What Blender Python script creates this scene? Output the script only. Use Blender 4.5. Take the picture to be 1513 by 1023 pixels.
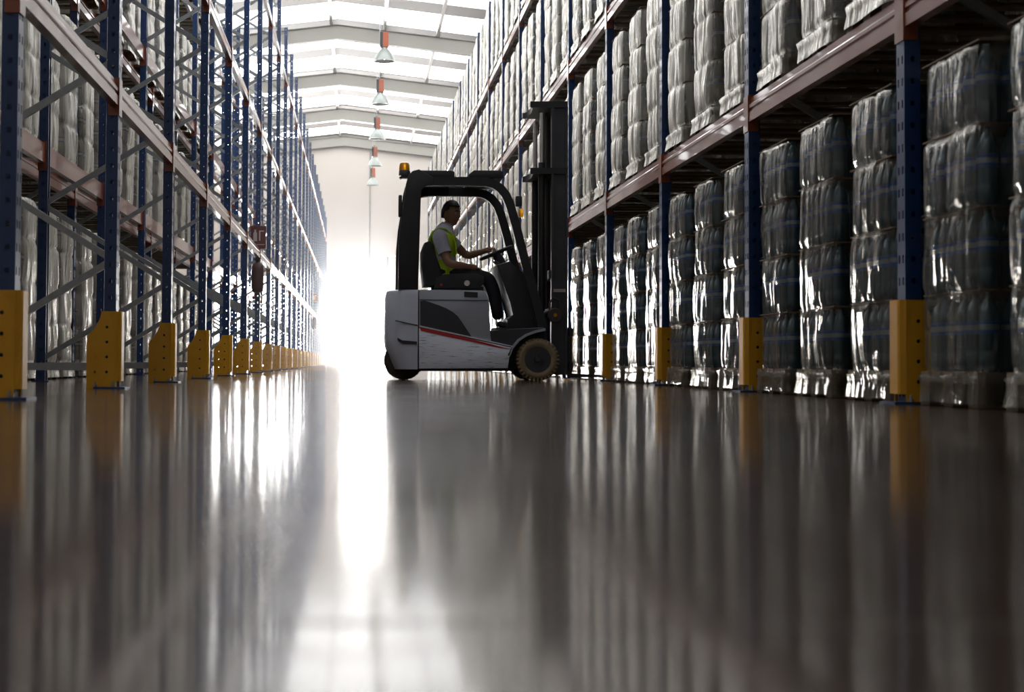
import bpy, bmesh, math, random
import numpy as np
from mathutils import Vector, Matrix, Euler
from mathutils.geometry import tessellate_polygon

for o in list(bpy.data.objects):
    bpy.data.objects.remove(o)
sc = bpy.context.scene
C = sc.collection
R = math.radians

# ---------------------------------------------------------------- camera
IW, IH = 1513.0, 1023.0
FPX = 2310.0                      # focal length in pixels of the 1513 px wide frame
VPX, VPY = 527.0, 535.0           # vanishing point of the aisle in the photograph
CAMH = 0.171
PITCH, ROLL = R(2.0), R(0.4)
cam = bpy.data.cameras.new('camera')
camo = bpy.data.objects.new('camera', cam)
C.objects.link(camo)
cam.sensor_fit = 'HORIZONTAL'
cam.sensor_width = 36.0
cam.lens = 36.0 * FPX / IW
cam.clip_start, cam.clip_end = 0.05, 400
camo.location = (0, 0, CAMH)
camo.rotation_euler = (Matrix.Rotation(math.pi / 2 + PITCH, 3, 'X') @ Matrix.Rotation(ROLL, 3, 'Z')).to_euler()
cam.dof.use_dof = True
cam.dof.focus_distance = 15.2
cam.dof.aperture_fstop = 4.0
sc.camera = camo
CM = camo.rotation_euler.to_matrix()
_v = CM.transposed() @ Vector((0, 1, 0))            # where the aisle direction falls without lens shift
_px, _py = FPX * _v.x / -_v.z, -FPX * _v.y / -_v.z
PPX, PPY = VPX - _px, VPY - _py                      # principal point
cam.shift_x = (IW / 2 - PPX) / IW
cam.shift_y = (PPY - IH / 2) / IW


def P(x, y, Y):
    """point seen at photo pixel (x, y) on the vertical plane at distance Y"""
    d = CM @ Vector(((x - PPX) / FPX, -(y - PPY) / FPX, -1))
    t = Y / d.y
    return Vector((0, 0, CAMH)) + d * t


# ---------------------------------------------------------------- light and exposure
SKY_E = 4.6           # daylit translucent roof sheets
GLARE_DENSITY = 0.0022         # density of the added volume that imitates lens glare
DOOR_E = 85.0         # daylight in the open door
w = bpy.data.worlds.new('sky')
sc.world = w
w.use_nodes = True
bg = w.node_tree.nodes['Background']
bg.inputs[0].default_value = (0.95, 0.98, 1.0, 1)
bg.inputs[1].default_value = 8.0
sc.view_settings.view_transform = 'Standard'
sc.view_settings.look = 'None'
sc.view_settings.gamma = 1
sc.view_settings.use_curve_mapping = False
sc.view_settings.exposure = 0.0
sc.cycles.max_bounces = 7
sc.cycles.diffuse_bounces = 3
sc.cycles.glossy_bounces = 4
sc.cycles.transmission_bounces = 4
sc.cycles.transparent_max_bounces = 14
sc.cycles.sample_clamp_indirect = 6.0
sc.cycles.caustics_reflective = False
sc.cycles.caustics_refractive = False

YW = 75.8             # back wall
DX0, DX1, DZ = -0.60, 1.41, 4.62
EX0, EX1, EZ = -6.9, -2.5, 4.3        # second open door, behind the left rack


def door_light(x0, x1, z, e):
    la = bpy.data.lights.new('door_daylight', 'AREA')
    la.shape = 'RECTANGLE'
    la.size, la.size_y = x1 - x0, z
    la.energy = e * math.pi * la.size * la.size_y
    la.color = (1.0, 0.985, 0.96)
    lo = bpy.data.objects.new('door_daylight', la)
    C.objects.link(lo)
    lo.location = ((x0 + x1) / 2, YW + 0.35, z / 2 + 0.01)
    lo.rotation_euler = (R(-90), 0, 0)


door_light(DX0, DX1, DZ, DOOR_E)
door_light(EX0, EX1, EZ, DOOR_E * .8)

# ---------------------------------------------------------------- materials
def new_mat(name):
    m = bpy.data.materials.new(name)
    m.use_nodes = True
    nt = m.node_tree
    return m, nt, nt.nodes['Principled BSDF']


def N(nt, kind, **kw):
    n = nt.nodes.new(kind)
    for k, v in kw.items():
        if k in n.inputs:
            n.inputs[k].default_value = v
        else:
            setattr(n, k, v)
    return n


def simple(name, col, rough=0.5, metal=0.0, var=0.12, scale=6.0, bump=0.0, bscale=60, coat=0.0, coord='Object'):
    m, nt, b = new_mat(name)
    tc = N(nt, 'ShaderNodeTexCoord')
    no = N(nt, 'ShaderNodeTexNoise', Scale=scale, Detail=4.0)
    nt.links.new(tc.outputs[coord], no.inputs['Vector'])
    mx = N(nt, 'ShaderNodeMix', data_type='RGBA')
    mx.inputs[6].default_value = (*[c * (1 - var) for c in col], 1)
    mx.inputs[7].default_value = (*[min(1, c * (1 + var)) for c in col], 1)
    nt.links.new(no.outputs['Fac'], mx.inputs[0])
    nt.links.new(mx.outputs[2], b.inputs['Base Color'])
    b.inputs['Roughness'].default_value = rough
    b.inputs['Metallic'].default_value = metal
    b.inputs['Coat Weight'].default_value = coat
    if bump:
        n2 = N(nt, 'ShaderNodeTexNoise', Scale=bscale, Detail=3.0)
        nt.links.new(tc.outputs[coord], n2.inputs['Vector'])
        bp = N(nt, 'ShaderNodeBump', Strength=bump, Distance=0.01)
        nt.links.new(n2.outputs['Fac'], bp.inputs['Height'])
        nt.links.new(bp.outputs['Normal'], b.inputs['Normal'])
    return m


def emis(name, col, e):
    m, nt, b = new_mat(name)
    b.inputs['Base Color'].default_value = (*col, 1)
    b.inputs['Emission Color'].default_value = (*col, 1)
    b.inputs['Emission Strength'].default_value = e
    return m


M = {}
M['blue'] = simple('blue_paint', (0.008, 0.035, 0.12), 0.32, var=0.25, coat=0.2)
M['orange'] = simple('orange_red_paint', (0.22, 0.052, 0.022), 0.28, var=0.2, scale=9, bump=0.012, bscale=9, coat=0.45)
M['galv'] = simple('galvanised_steel', (0.30, 0.32, 0.33), 0.38, metal=0.6, var=0.2, scale=30)
M['yellow'] = simple('yellow_guard_paint', (0.62, 0.30, 0.012), 0.38, var=0.12, scale=7, bump=0.08, bscale=30)
M['wood'] = simple('pallet_wood', (0.19, 0.14, 0.095), 0.8, var=0.3, scale=14, bump=0.3)
M['wall'] = simple('cream_wall', (0.44, 0.40, 0.36), 0.8, var=0.03, scale=0.6)
M['beamcream'] = simple('cream_steel', (0.20, 0.192, 0.165), 0.5, var=0.04, scale=0.8)
M['roof'] = simple('roof_sheet', (0.23, 0.21, 0.205), 0.6, var=0.06, scale=1.5)
M['purlin'] = simple('purlin_steel', (0.82, 0.82, 0.80), 0.35, metal=0.1, var=0.05)
M['sky'] = emis('daylit_roof_light', (0.97, 0.985, 1.0), SKY_E)
M['black'] = simple('black_paint', (0.012, 0.012, 0.015), 0.42, var=0.2)
M['blackplastic'] = simple('black_plastic', (0.016, 0.016, 0.018), 0.6, var=0.2)
M['steel'] = simple('mast_steel', (0.06, 0.065, 0.075), 0.35, metal=0.5, var=0.3, scale=4)
M['chrome'] = simple('chrome', (0.7, 0.7, 0.72), 0.15, metal=1.0, var=0.02)
M['tyre'] = simple('non_marking_tyre', (0.22, 0.165, 0.095), 0.85, var=0.25, scale=20, bump=0.3)
M['rubber'] = simple('dark_rubber', (0.055, 0.045, 0.035), 0.8, var=0.25)
M['rim'] = simple('wheel_rim', (0.035, 0.035, 0.04), 0.5, var=0.2)
M['red'] = simple('red_stripe', (0.42, 0.02, 0.025), 0.4, var=0.1)
M['charcoal'] = simple('charcoal_panel', (0.028, 0.028, 0.036), 0.45, var=0.1)
M['amber'] = simple('amber_lens', (0.95, 0.38, 0.01), 0.15, var=0.1, coat=0.5)
_b = M['amber'].node_tree.nodes['Principled BSDF']
_b.inputs['Transmission Weight'].default_value = 0.55
_b.inputs['Roughness'].default_value = 0.3
M['signred'] = simple('sign_red', (0.09, 0.012, 0.010), 0.5, var=0.1)
M['signwhite'] = simple('sign_white', (0.40, 0.36, 0.33), 0.5, var=0.04)
M['bagred'] = simple('extinguisher_cover', (0.045, 0.006, 0.006), 0.6, var=0.2, scale=12)
M['lampwhite'] = simple('lamp_aluminium', (0.30, 0.33, 0.31), 0.35, metal=0.2, var=0.03)
M['lamporange'] = simple('lamp_orange', (0.36, 0.075, 0.02), 0.45, var=0.05)
M['lampglass'] = emis('lamp_bulb', (1.0, 0.97, 0.9), 3.0)
M['skin'] = simple('skin', (0.30, 0.16, 0.10), 0.55, var=0.06, scale=10)
M['hair'] = simple('dark_hair', (0.010, 0.008, 0.007), 0.6, var=0.3, scale=60)
M['shirt'] = simple('grey_polo', (0.42, 0.42, 0.50), 0.85, var=0.06, scale=20)
M['hivis'] = simple('hi_vis_fabric', (0.50, 0.72, 0.02), 0.7, var=0.06, scale=20)
M['reflect'] = simple('reflective_tape', (0.62, 0.66, 0.70), 0.4, var=0.05)
M['trousers'] = simple('dark_trousers', (0.014, 0.014, 0.020), 0.85, var=0.2, scale=20)
M['shoe'] = simple('black_shoe', (0.012, 0.011, 0.011), 0.5)
M['eyewhite'] = simple('eye_white', (0.6, 0.58, 0.55), 0.3)
M['yard'] = simple('yard_concrete', (0.6, 0.58, 0.55), 0.8)

# silver forklift paint with scrapes
m, nt, b = new_mat('scraped_silver_paint')
tc = N(nt, 'ShaderNodeTexCoord')
mp = N(nt, 'ShaderNodeMapping')
mp.inputs['Scale'].default_value = (2.2, 2.2, 34)
nt.links.new(tc.outputs['Object'], mp.inputs[0])
no = N(nt, 'ShaderNodeTexNoise', Scale=2.6, Detail=5.0, Roughness=0.65)
nt.links.new(mp.outputs[0], no.inputs['Vector'])
cr = N(nt, 'ShaderNodeValToRGB')
cr.color_ramp.elements[0].position = 0.565
cr.color_ramp.elements[0].color = (0.70, 0.74, 0.84, 1)
cr.color_ramp.elements[1].position = 0.65
cr.color_ramp.elements[1].color = (0.16, 0.16, 0.17, 1)
nt.links.new(no.outputs['Fac'], cr.inputs[0])
nt.links.new(cr.outputs[0], b.inputs['Base Color'])
b.inputs['Roughness'].default_value = 0.38
b.inputs['Metallic'].default_value = 0.15
M['silver'] = m
M['silverclean'] = simple('silver_paint', (0.56, 0.60, 0.70), 0.35, metal=0.15, var=0.06, scale=5)
M['hood'] = simple('grey_hood', (0.34, 0.36, 0.41), 0.45, var=0.06, scale=5)

# polished concrete floor
m, nt, b = new_mat('polished_concrete')
tc = N(nt, 'ShaderNodeTexCoord')
n1 = N(nt, 'ShaderNodeTexNoise', Scale=0.55, Detail=7.0, Roughness=0.6)
n2 = N(nt, 'ShaderNodeTexNoise', Scale=7.0, Detail=5.0, Roughness=0.6)
nt.links.new(tc.outputs['Object'], n1.inputs['Vector'])
nt.links.new(tc.outputs['Object'], n2.inputs['Vector'])
mx = N(nt, 'ShaderNodeMix', data_type='RGBA')
mx.inputs[6].default_value = (0.028, 0.015, 0.008, 1)
mx.inputs[7].default_value = (0.046, 0.028, 0.017, 1)
nt.links.new(n1.outputs['Fac'], mx.inputs[0])
nt.links.new(mx.outputs[2], b.inputs['Base Color'])
mr = N(nt, 'ShaderNodeMapRange')
mr.inputs['From Min'].default_value = 0.3
mr.inputs['From Max'].default_value = 0.7
mr.inputs['To Min'].default_value = 0.06
mr.inputs['To Max'].default_value = 0.13
nt.links.new(n1.outputs['Fac'], mr.inputs['Value'])
nt.links.new(mr.outputs[0], b.inputs['Roughness'])
b.inputs['IOR'].default_value = 1.5
bp = N(nt, 'ShaderNodeBump', Strength=0.03, Distance=0.01)
nt.links.new(n2.outputs['Fac'], bp.inputs['Height'])
nt.links.new(bp.outputs['Normal'], b.inputs['Normal'])
b2_ = N(nt, 'ShaderNodeBsdfPrincipled')
nt.links.new(mx.outputs[2], b2_.inputs['Base Color'])
b2_.inputs['Roughness'].default_value = 0.24
b2_.inputs['IOR'].default_value = 1.5
nt.links.new(bp.outputs['Normal'], b2_.inputs['Normal'])
ms = N(nt, 'ShaderNodeMixShader')
ms.inputs[0].default_value = 0.20
for q_ in (b, b2_):
    q_.inputs['Specular Tint'].default_value = (1.0, 0.82, 0.66, 1)
nt.links.new(b.outputs[0], ms.inputs[1])
nt.links.new(b2_.outputs[0], ms.inputs[2])
nt.links.new(ms.outputs[0], nt.nodes['Material Output'].inputs['Surface'])
M['floor'] = m

# bottles
m, nt, b = new_mat('water_bottle_plastic')
b.inputs['Base Color'].default_value = (0.055, 0.13, 0.19, 1)
b.inputs['Roughness'].default_value = 0.12
b.inputs['IOR'].default_value = 1.5
b.inputs['Coat Weight'].default_value = 0.6
b.inputs['Coat Roughness'].default_value = 0.06
M['bottle'] = m
M['card'] = simple('cardboard', (0.17, 0.115, 0.07), 0.8, var=0.2)
M['labelblue'] = simple('label_blue', (0.02, 0.14, 0.50), 0.3, var=0.15)
M['labelwhite'] = simple('label_white', (0.45, 0.55, 0.66), 0.3, var=0.1)

# clear water bottles seen against the light
m, nt, b = new_mat('clear_water_bottle')
nt.nodes.remove(b)
t1_ = N(nt, 'ShaderNodeBsdfTransparent')
t1_.inputs[0].default_value = (0.80, 0.92, 0.90, 1)
t2_ = N(nt, 'ShaderNodeBsdfTranslucent')
t2_.inputs[0].default_value = (0.75, 0.85, 0.82, 1)
t3_ = N(nt, 'ShaderNodeBsdfGlossy')
t3_.inputs['Roughness'].default_value = 0.1
x1_ = N(nt, 'ShaderNodeMixShader')
x1_.inputs[0].default_value = 0.45
nt.links.new(t1_.outputs[0], x1_.inputs[1])
nt.links.new(t2_.outputs[0], x1_.inputs[2])
x2_ = N(nt, 'ShaderNodeMixShader')
f_ = N(nt, 'ShaderNodeFresnel', IOR=1.5)
nt.links.new(f_.outputs[0], x2_.inputs[0])
nt.links.new(x1_.outputs[0], x2_.inputs[1])
nt.links.new(t3_.outputs[0], x2_.inputs[2])
nt.links.new(x2_.outputs[0], nt.nodes['Material Output'].inputs['Surface'])
M['clearbottle'] = m

# clear stretch film: see-through, milky in places, glossy with wrinkles
def make_film(name, lo_, hi_, graze, bmp=1.0, ior=1.5, rough=.16, thru=.25):
    m, nt, b = new_mat(name)
    nt.nodes.remove(b)
    out = nt.nodes['Material Output']
    tc = N(nt, 'ShaderNodeTexCoord')
    oi = N(nt, 'ShaderNodeObjectInfo')
    ad = N(nt, 'ShaderNodeVectorMath', operation='MULTIPLY_ADD')
    ad.inputs[1].default_value = (1, 1, 1)
    cmb = N(nt, 'ShaderNodeCombineXYZ')
    ml = N(nt, 'ShaderNodeMath', operation='MULTIPLY')
    ml.inputs[1].default_value = 37.0
    nt.links.new(oi.outputs['Random'], ml.inputs[0])
    for i in range(3):
        nt.links.new(ml.outputs[0], cmb.inputs[i])
    nt.links.new(tc.outputs['Object'], ad.inputs[0])
    nt.links.new(cmb.outputs[0], ad.inputs[2])
    mp = N(nt, 'ShaderNodeMapping')
    mp.inputs['Scale'].default_value = (1.0, 1.0, 0.22)
    nt.links.new(ad.outputs[0], mp.inputs[0])
    w1 = N(nt, 'ShaderNodeTexNoise', Scale=11.0, Detail=3.0, Roughness=0.55, Distortion=0.9)
    w2 = N(nt, 'ShaderNodeTexNoise', Scale=42.0, Detail=2.0, Roughness=0.5, Distortion=0.4)
    w3 = N(nt, 'ShaderNodeTexNoise', Scale=3.2, Detail=3.0, Roughness=0.6, Distortion=0.6)
    for q in (w1, w2, w3):
        nt.links.new(mp.outputs[0], q.inputs['Vector'])
    b1 = N(nt, 'ShaderNodeBump', Strength=0.8 * bmp, Distance=0.03)
    nt.links.new(w1.outputs['Fac'], b1.inputs['Height'])
    b2 = N(nt, 'ShaderNodeBump', Strength=0.45 * bmp, Distance=0.008)
    nt.links.new(w2.outputs['Fac'], b2.inputs['Height'])
    nt.links.new(b1.outputs['Normal'], b2.inputs['Normal'])
    milk = N(nt, 'ShaderNodeMapRange')
    milk.inputs['From Min'].default_value = 0.35
    milk.inputs['From Max'].default_value = 0.68
    milk.inputs['To Min'].default_value = lo_
    milk.inputs['To Max'].default_value = hi_
    nt.links.new(w3.outputs['Fac'], milk.inputs['Value'])
    lw = N(nt, 'ShaderNodeLayerWeight', Blend=0.5)
    pw = N(nt, 'ShaderNodeMath', operation='POWER')
    pw.inputs[1].default_value = 3.0
    nt.links.new(lw.outputs['Facing'], pw.inputs[0])
    mk = N(nt, 'ShaderNodeMath', operation='MULTIPLY_ADD', use_clamp=True)
    mk.inputs[1].default_value = graze
    nt.links.new(pw.outputs[0], mk.inputs[0])
    nt.links.new(milk.outputs[0], mk.inputs[2])
    tr = N(nt, 'ShaderNodeBsdfTransparent')
    tr.inputs[0].default_value = (0.86, 0.90, 0.90, 1)
    df = N(nt, 'ShaderNodeBsdfDiffuse')
    df.inputs[0].default_value = (0.90, 0.87, 0.77, 1)
    nt.links.new(b2.outputs['Normal'], df.inputs['Normal'])
    tl = N(nt, 'ShaderNodeBsdfTranslucent')
    tl.inputs[0].default_value = (0.80, 0.86, 0.80, 1)
    md = N(nt, 'ShaderNodeMixShader')
    md.inputs[0].default_value = thru
    nt.links.new(df.outputs[0], md.inputs[1])
    nt.links.new(tl.outputs[0], md.inputs[2])
    ma = N(nt, 'ShaderNodeMixShader')
    nt.links.new(mk.outputs[0], ma.inputs[0])
    nt.links.new(tr.outputs[0], ma.inputs[1])
    nt.links.new(md.outputs[0], ma.inputs[2])
    gl = N(nt, 'ShaderNodeBsdfGlossy')
    gl.inputs['Roughness'].default_value = rough
    gl.inputs['Color'].default_value = (1.0, 0.97, 0.91, 1)
    nt.links.new(b2.outputs['Normal'], gl.inputs['Normal'])
    fr = N(nt, 'ShaderNodeFresnel', IOR=ior)
    nt.links.new(b2.outputs['Normal'], fr.inputs['Normal'])
    mg = N(nt, 'ShaderNodeMixShader')
    nt.links.new(fr.outputs[0], mg.inputs[0])
    nt.links.new(ma.outputs[0], mg.inputs[1])
    nt.links.new(gl.outputs[0], mg.inputs[2])
    nt.links.new(mg.outputs[0], out.inputs['Surface'])
    return m


M['film'] = make_film('clear_stretch_film', 0.0, 0.06, 0.14, 0.7, 1.5, .13)
M['leftfilm'] = make_film('brightened_stretch_film', 0.15, 0.55, 0.9, 0.60, 3.0, .20, .25)  # whiter, more reflective film copy; brightness on the left loads put into the material
M['milkfilm'] = make_film('milky_stretch_film', 0.06, 0.40, 0.9, 0.85, 1.9, .20)


# ---------------------------------------------------------------- mesh helpers
def mesh_from(name, verts, faces, mats, midx=None, smooth=False):
    me = bpy.data.meshes.new(name)
    me.from_pydata([tuple(v) for v in verts], [], faces)
    for k in (mats if isinstance(mats, (list, tuple)) else [mats]):
        me.materials.append(M[k])
    if midx is not None:
        me.polygons.foreach_set('material_index', midx)
    if smooth:
        me.polygons.foreach_set('use_smooth', [True] * len(me.polygons))
    me.update()
    return me


def bm_mesh(name, bm, mats, smooth=False, angle=None):
    me = bpy.data.meshes.new(name)
    bmesh.ops.recalc_face_normals(bm, faces=bm.faces[:])
    bm.to_mesh(me)
    bm.free()
    for k in (mats if isinstance(mats, (list, tuple)) else [mats]):
        me.materials.append(M[k])
    if smooth:
        me.polygons.foreach_set('use_smooth', [True] * len(me.polygons))
        if angle:
            me.set_sharp_from_angle(angle=R(angle))
    return me


def link(name, me, parent=None, loc=(0, 0, 0), rz=0.0):
    o = bpy.data.objects.new(name, me)
    C.objects.link(o)
    o.location = loc
    o.rotation_euler = (0, 0, rz)
    if parent:
        o.parent = parent
    return o


def tag(o, label, cat, group=None):
    o['label'] = label
    o['category'] = cat
    if group:
        o['group'] = group
    return o


def thing(name, label, cat, loc=(0, 0, 0), rz=0.0, group=None):
    o = link(name, None, None, loc, rz)
    o.empty_display_size = 0.1
    return tag(o, label, cat, group)


def struct(name, me, parent=None, loc=(0, 0, 0)):
    o = link(name, me, parent, loc)
    if parent is None:
        o['kind'] = 'structure'
    return o


def add_box(bm, x0, x1, y0, y1, z0, z1, bevel=0.0, mi=0):
    r = bmesh.ops.create_cube(bm, size=1)
    vs = r['verts']
    for v in vs:
        v.co = Vector(((x0 + x1) / 2 + v.co.x * (x1 - x0), (y0 + y1) / 2 + v.co.y * (y1 - y0), (z0 + z1) / 2 + v.co.z * (z1 - z0)))
    fs = set(f for v in vs for f in v.link_faces)
    for f in fs:
        f.material_index = mi
    if bevel:
        es = set(e for v in vs for e in v.link_edges)
        bmesh.ops.bevel(bm, geom=list(es), offset=bevel, segments=2, affect='EDGES', profile=0.6)


def add_cyl(bm, p0, p1, r0, r1=None, seg=16, mi=0):
    p0, p1 = Vector(p0), Vector(p1)
    d = p1 - p0
    q = d.to_track_quat('Z', 'Y').to_matrix().to_4x4()
    q.translation = (p0 + p1) / 2
    r = bmesh.ops.create_cone(bm, cap_ends=True, segments=seg, radius1=r0, radius2=r0 if r1 is None else r1, depth=d.length, matrix=q)
    for f in set(f for v in r['verts'] for f in v.link_faces):
        f.material_index = mi


def add_prism(bm, pts, axis, a, b_, bevel=0.0, mi=0):
    """closed polygon pts (2D) extruded along axis from a to b_; axis 'Y': pts are (x, z); 'Z': (x, y); 'X': (y, z)"""
    def co(p, t):
        return {'Y': (p[0], t, p[1]), 'Z': (p[0], p[1], t), 'X': (t, p[0], p[1])}[axis]
    v0 = [bm.verts.new(co(p, a)) for p in pts]
    v1 = [bm.verts.new(co(p, b_)) for p in pts]
    n = len(pts)
    fs = [bm.faces.new(v0), bm.faces.new(v1[::-1])]
    for i in range(n):
        fs.append(bm.faces.new((v0[i], v1[i], v1[(i + 1) % n], v0[(i + 1) % n])))
    for f in fs:
        f.material_index = mi
    if bevel:
        es = set(fs[0].edges) | set(fs[1].edges)
        bmesh.ops.bevel(bm, geom=list(es), offset=bevel, segments=2, affect='EDGES', profile=0.6)


def add_sweep(bm, path, prof, up=(0, 1, 0), closed=False, mi=0):
    """sweep a closed 2D profile (side, up) along path; up stays fixed"""
    path = [Vector(p) for p in path]
    up = Vector(up).normalized()
    rings = []
    n = len(path)
    for i, p in enumerate(path):
        if closed:
            t = path[(i + 1) % n] - path[i - 1]
        else:
            t = path[min(i + 1, n - 1)] - path[max(i - 1, 0)]
        t.normalize()
        u = up - t * up.dot(t)
        if u.length < 1e-4:
            u = Vector((0, 0, 1)) - t * t.z
        u.normalize()
        s = t.cross(u)
        rings.append([bm.verts.new(p + s * a + u * c) for a, c in prof])
    m_ = len(prof)
    for i in range(n if closed else n - 1):
        A, B = rings[i], rings[(i + 1) % n]
        for j in range(m_):
            bm.faces.new((A[j], A[(j + 1) % m_], B[(j + 1) % m_], B[j])).material_index = mi
    if not closed:
        bm.faces.new(rings[0][::-1]).material_index = mi
        bm.faces.new(rings[-1]).material_index = mi


def circ(r, n=10):
    return [(r * math.cos(2 * math.pi * i / n), r * math.sin(2 * math.pi * i / n)) for i in range(n)]


def rect(a, b_):
    return [(-a, -b_), (a, -b_), (a, b_), (-a, b_)]


def add_lathe(bm, prof, centre, axis='Z', seg=20, mi=0):
    c = Vector(centre)
    rings = []
    for r, h in prof:
        ring = []
        for i in range(seg):
            a = 2 * math.pi * i / seg
            x, y = r * math.cos(a), r * math.sin(a)
            ring.append(bm.verts.new(c + Vector({'Z': (x, y, h), 'Y': (x, h, y), 'X': (h, x, y)}[axis])))
        rings.append(ring)
    for k in range(len(rings) - 1):
        for i in range(seg):
            j = (i + 1) % seg
            bm.faces.new((rings[k][i], rings[k][j], rings[k + 1][j], rings[k + 1][i])).material_index = mi
    bm.faces.new(rings[0]).material_index = mi
    bm.faces.new(rings[-1][::-1]).material_index = mi


def box_mesh(name, x0, x1, y0, y1, z0, z1, mat, bevel=0.0):
    bm = bmesh.new()
    add_box(bm, x0, x1, y0, y1, z0, z1, bevel)
    return bm_mesh(name, bm, mat)


WORDS = ['zeroth', 'first', 'second', 'third', 'fourth', 'fifth', 'sixth', 'seventh', 'eighth', 'ninth', 'tenth', 'eleventh',
         'twelfth', 'thirteenth', 'fourteenth', 'fifteenth', 'sixteenth', 'seventeenth', 'eighteenth', 'nineteenth', 'twentieth']


def nth(n):
    if n <= 20:
        return WORDS[n]
    return 'twenty-' + WORDS[n - 20]


# ---------------------------------------------------------------- the setting
bm = bmesh.new()
XL, XR, YB = -15.0, 14.0, -5.0
add_box(bm, XL, XR, YB, YW, -0.2, 0)
fl = struct('floor', bm_mesh('floor', bm, 'floor'))
for yj in (1.03, 26.0, 51.0):
    link('expansion_joint', box_mesh('expansion_joint', -1.3, 2.3, yj - .0022, yj + .0022, -.01, .0004, 'rubber'), fl)

RIDGE_X, PORTAL_Z, SLOPE = -0.70, 10.67, 0.118


def roof_z(x, up=0.0):
    return PORTAL_Z + up - SLOPE * abs(x - RIDGE_X)


bm = bmesh.new()
for a, c, z0, z1 in ((XL, EX0, 0, DZ), (EX0, EX1, EZ, DZ), (EX1, DX0, 0, DZ), (DX1, XR, 0, DZ)):
    add_box(bm, a, c, YW, YW + 0.25, z0, z1)
add_prism(bm, [(XL, DZ), (XR, DZ), (XR, roof_z(XR, .7)), (RIDGE_X, roof_z(RIDGE_X, .7)), (XL, roof_z(XL, .7))], 'Y', YW, YW + 0.25)
struct('wall_back', bm_mesh('wall_back', bm, 'wall'))
struct('wall_left', box_mesh('wall_left', XL - .25, XL, YB, YW + .25, 0, roof_z(XL, .7), 'wall'))
struct('wall_right', box_mesh('wall_right', XR, XR + .25, YB, YW + .25, 0, roof_z(XR, .7), 'wall'))
bm = bmesh.new()
add_prism(bm, [(XL, 0), (XR, 0), (XR, roof_z(XR, .7)), (RIDGE_X, roof_z(RIDGE_X, .7)), (XL, roof_z(XL, .7))], 'Y', YB - .25, YB)
struct('wall_front', bm_mesh('wall_front', bm, 'wall'))
# open roller door: jambs and head
bm = bmesh.new()
add_box(bm, DX0 - .08, DX0, YW - .06, YW + .25, 0, DZ + .08)
add_box(bm, DX1, DX1 + .08, YW - .06, YW + .25, 0, DZ + .08)
add_box(bm, DX0, DX1, YW - .06, YW + .25, DZ, DZ + .08)
struct('door_1', bm_mesh('door_1', bm, 'wall'))
bm = bmesh.new()
add_box(bm, EX0 - .08, EX0, YW - .06, YW + .25, 0, EZ + .08)
add_box(bm, EX1, EX1 + .08, YW - .06, YW + .25, 0, EZ + .08)
add_box(bm, EX0, EX1, YW - .06, YW + .25, EZ, EZ + .08)
struct('door_2', bm_mesh('door_2', bm, 'wall'))
struct('floor_yard', box_mesh('floor_yard', -30, 30, YW + .0, YW + 60, -0.25, -0.02, 'yard'))

# roof: opaque sheets, daylit translucent sheets running ridge to eaves
PY0, PITCHY = 50.6, 8.4
UP = 0.62


def roof_strip(bm, y0, y1, sides=(0, 1), t=0.04):
    for s in sides:
        xe = XL if s == 0 else XR
        add_prism(bm, [(RIDGE_X, roof_z(RIDGE_X, UP)), (xe, roof_z(xe, UP)), (xe, roof_z(xe, UP + t)), (RIDGE_X, roof_z(RIDGE_X, UP + t))], 'Y', y0, y1)


bmr = bmesh.new()
wn = 0
k0 = -7
y = YB
for k in range(k0, 4):
    ya = PY0 + PITCHY * k
    cuts = [(ya + 2.4, ya + 4.3), (ya + 5.7, ya + 8.1)]
    for c0, c1 in cuts:
        if c0 >= YW - 0.5 or c0 < -4:
            continue
        c1 = min(c1, YW)
        if c0 < 10:            # unseen near roof, closed to two narrow strips to dim this end
            if c0 > 5:
                continue
            c1 = c0 + 0.6
        roof_strip(bmr, y, c0)
        wn += 1
        bmw = bmesh.new()
        roof_strip(bmw, c0, c1, t=0.02)
        struct('window_%d' % wn, bm_mesh('window', bmw, 'sky'))
        y = c1
roof_strip(bmr, y, YW + .25)
ceil = struct('ceiling', bm_mesh('ceiling', bmr, 'roof'))
pm = box_mesh('purlin', -0.05, 0.05, YB, YW, 0, 0.14, 'purlin')
for i in range(-7, 9):
    x = -0.9 + 1.73 * i
    link('purlin', pm, ceil, (x, 0, roof_z(x, UP - .14)))
# portal beams with haunch depth 0.55
pts = []
pts_b = [(XL, roof_z(XL)), (RIDGE_X, roof_z(RIDGE_X)), (XR, roof_z(XR))]
prof = pts_b + [(XR, roof_z(XR, .48)), (RIDGE_X, roof_z(RIDGE_X, .48)), (XL, roof_z(XL, .48))]
names = {0: 'nearest in view, above the first hanging lamps', 1: 'second from the camera', 2: 'third from the camera', 3: 'farthest, against the end wall'}
for k in range(-2, 4):
    ya = PY0 + PITCHY * k
    if k == 3:
        ya = YW - 0.12
    bm = bmesh.new()
    add_prism(bm, prof, 'Y', ya - .05, ya + .05)
    # flanges
    for zz in (0.0, 0.46):
        for xe in (XL, XR):
            add_prism(bm, [(RIDGE_X, roof_z(RIDGE_X, zz)), (xe, roof_z(xe, zz)), (xe, roof_z(xe, zz + .02)), (RIDGE_X, roof_z(RIDGE_X, zz + .02))], 'Y', ya - .12, ya + .12)
    o = link('roof_beam', bm_mesh('roof_beam', bm, 'beamcream'))
    lab = 'cream sloping steel roof beam across the hall, ' + names[k] if k in names else 'cream steel roof beam overhead, %s beam nearer than the ones in view' % nth(-k)
    tag(o, lab, 'roof beam', 'steel roof beams')

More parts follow.
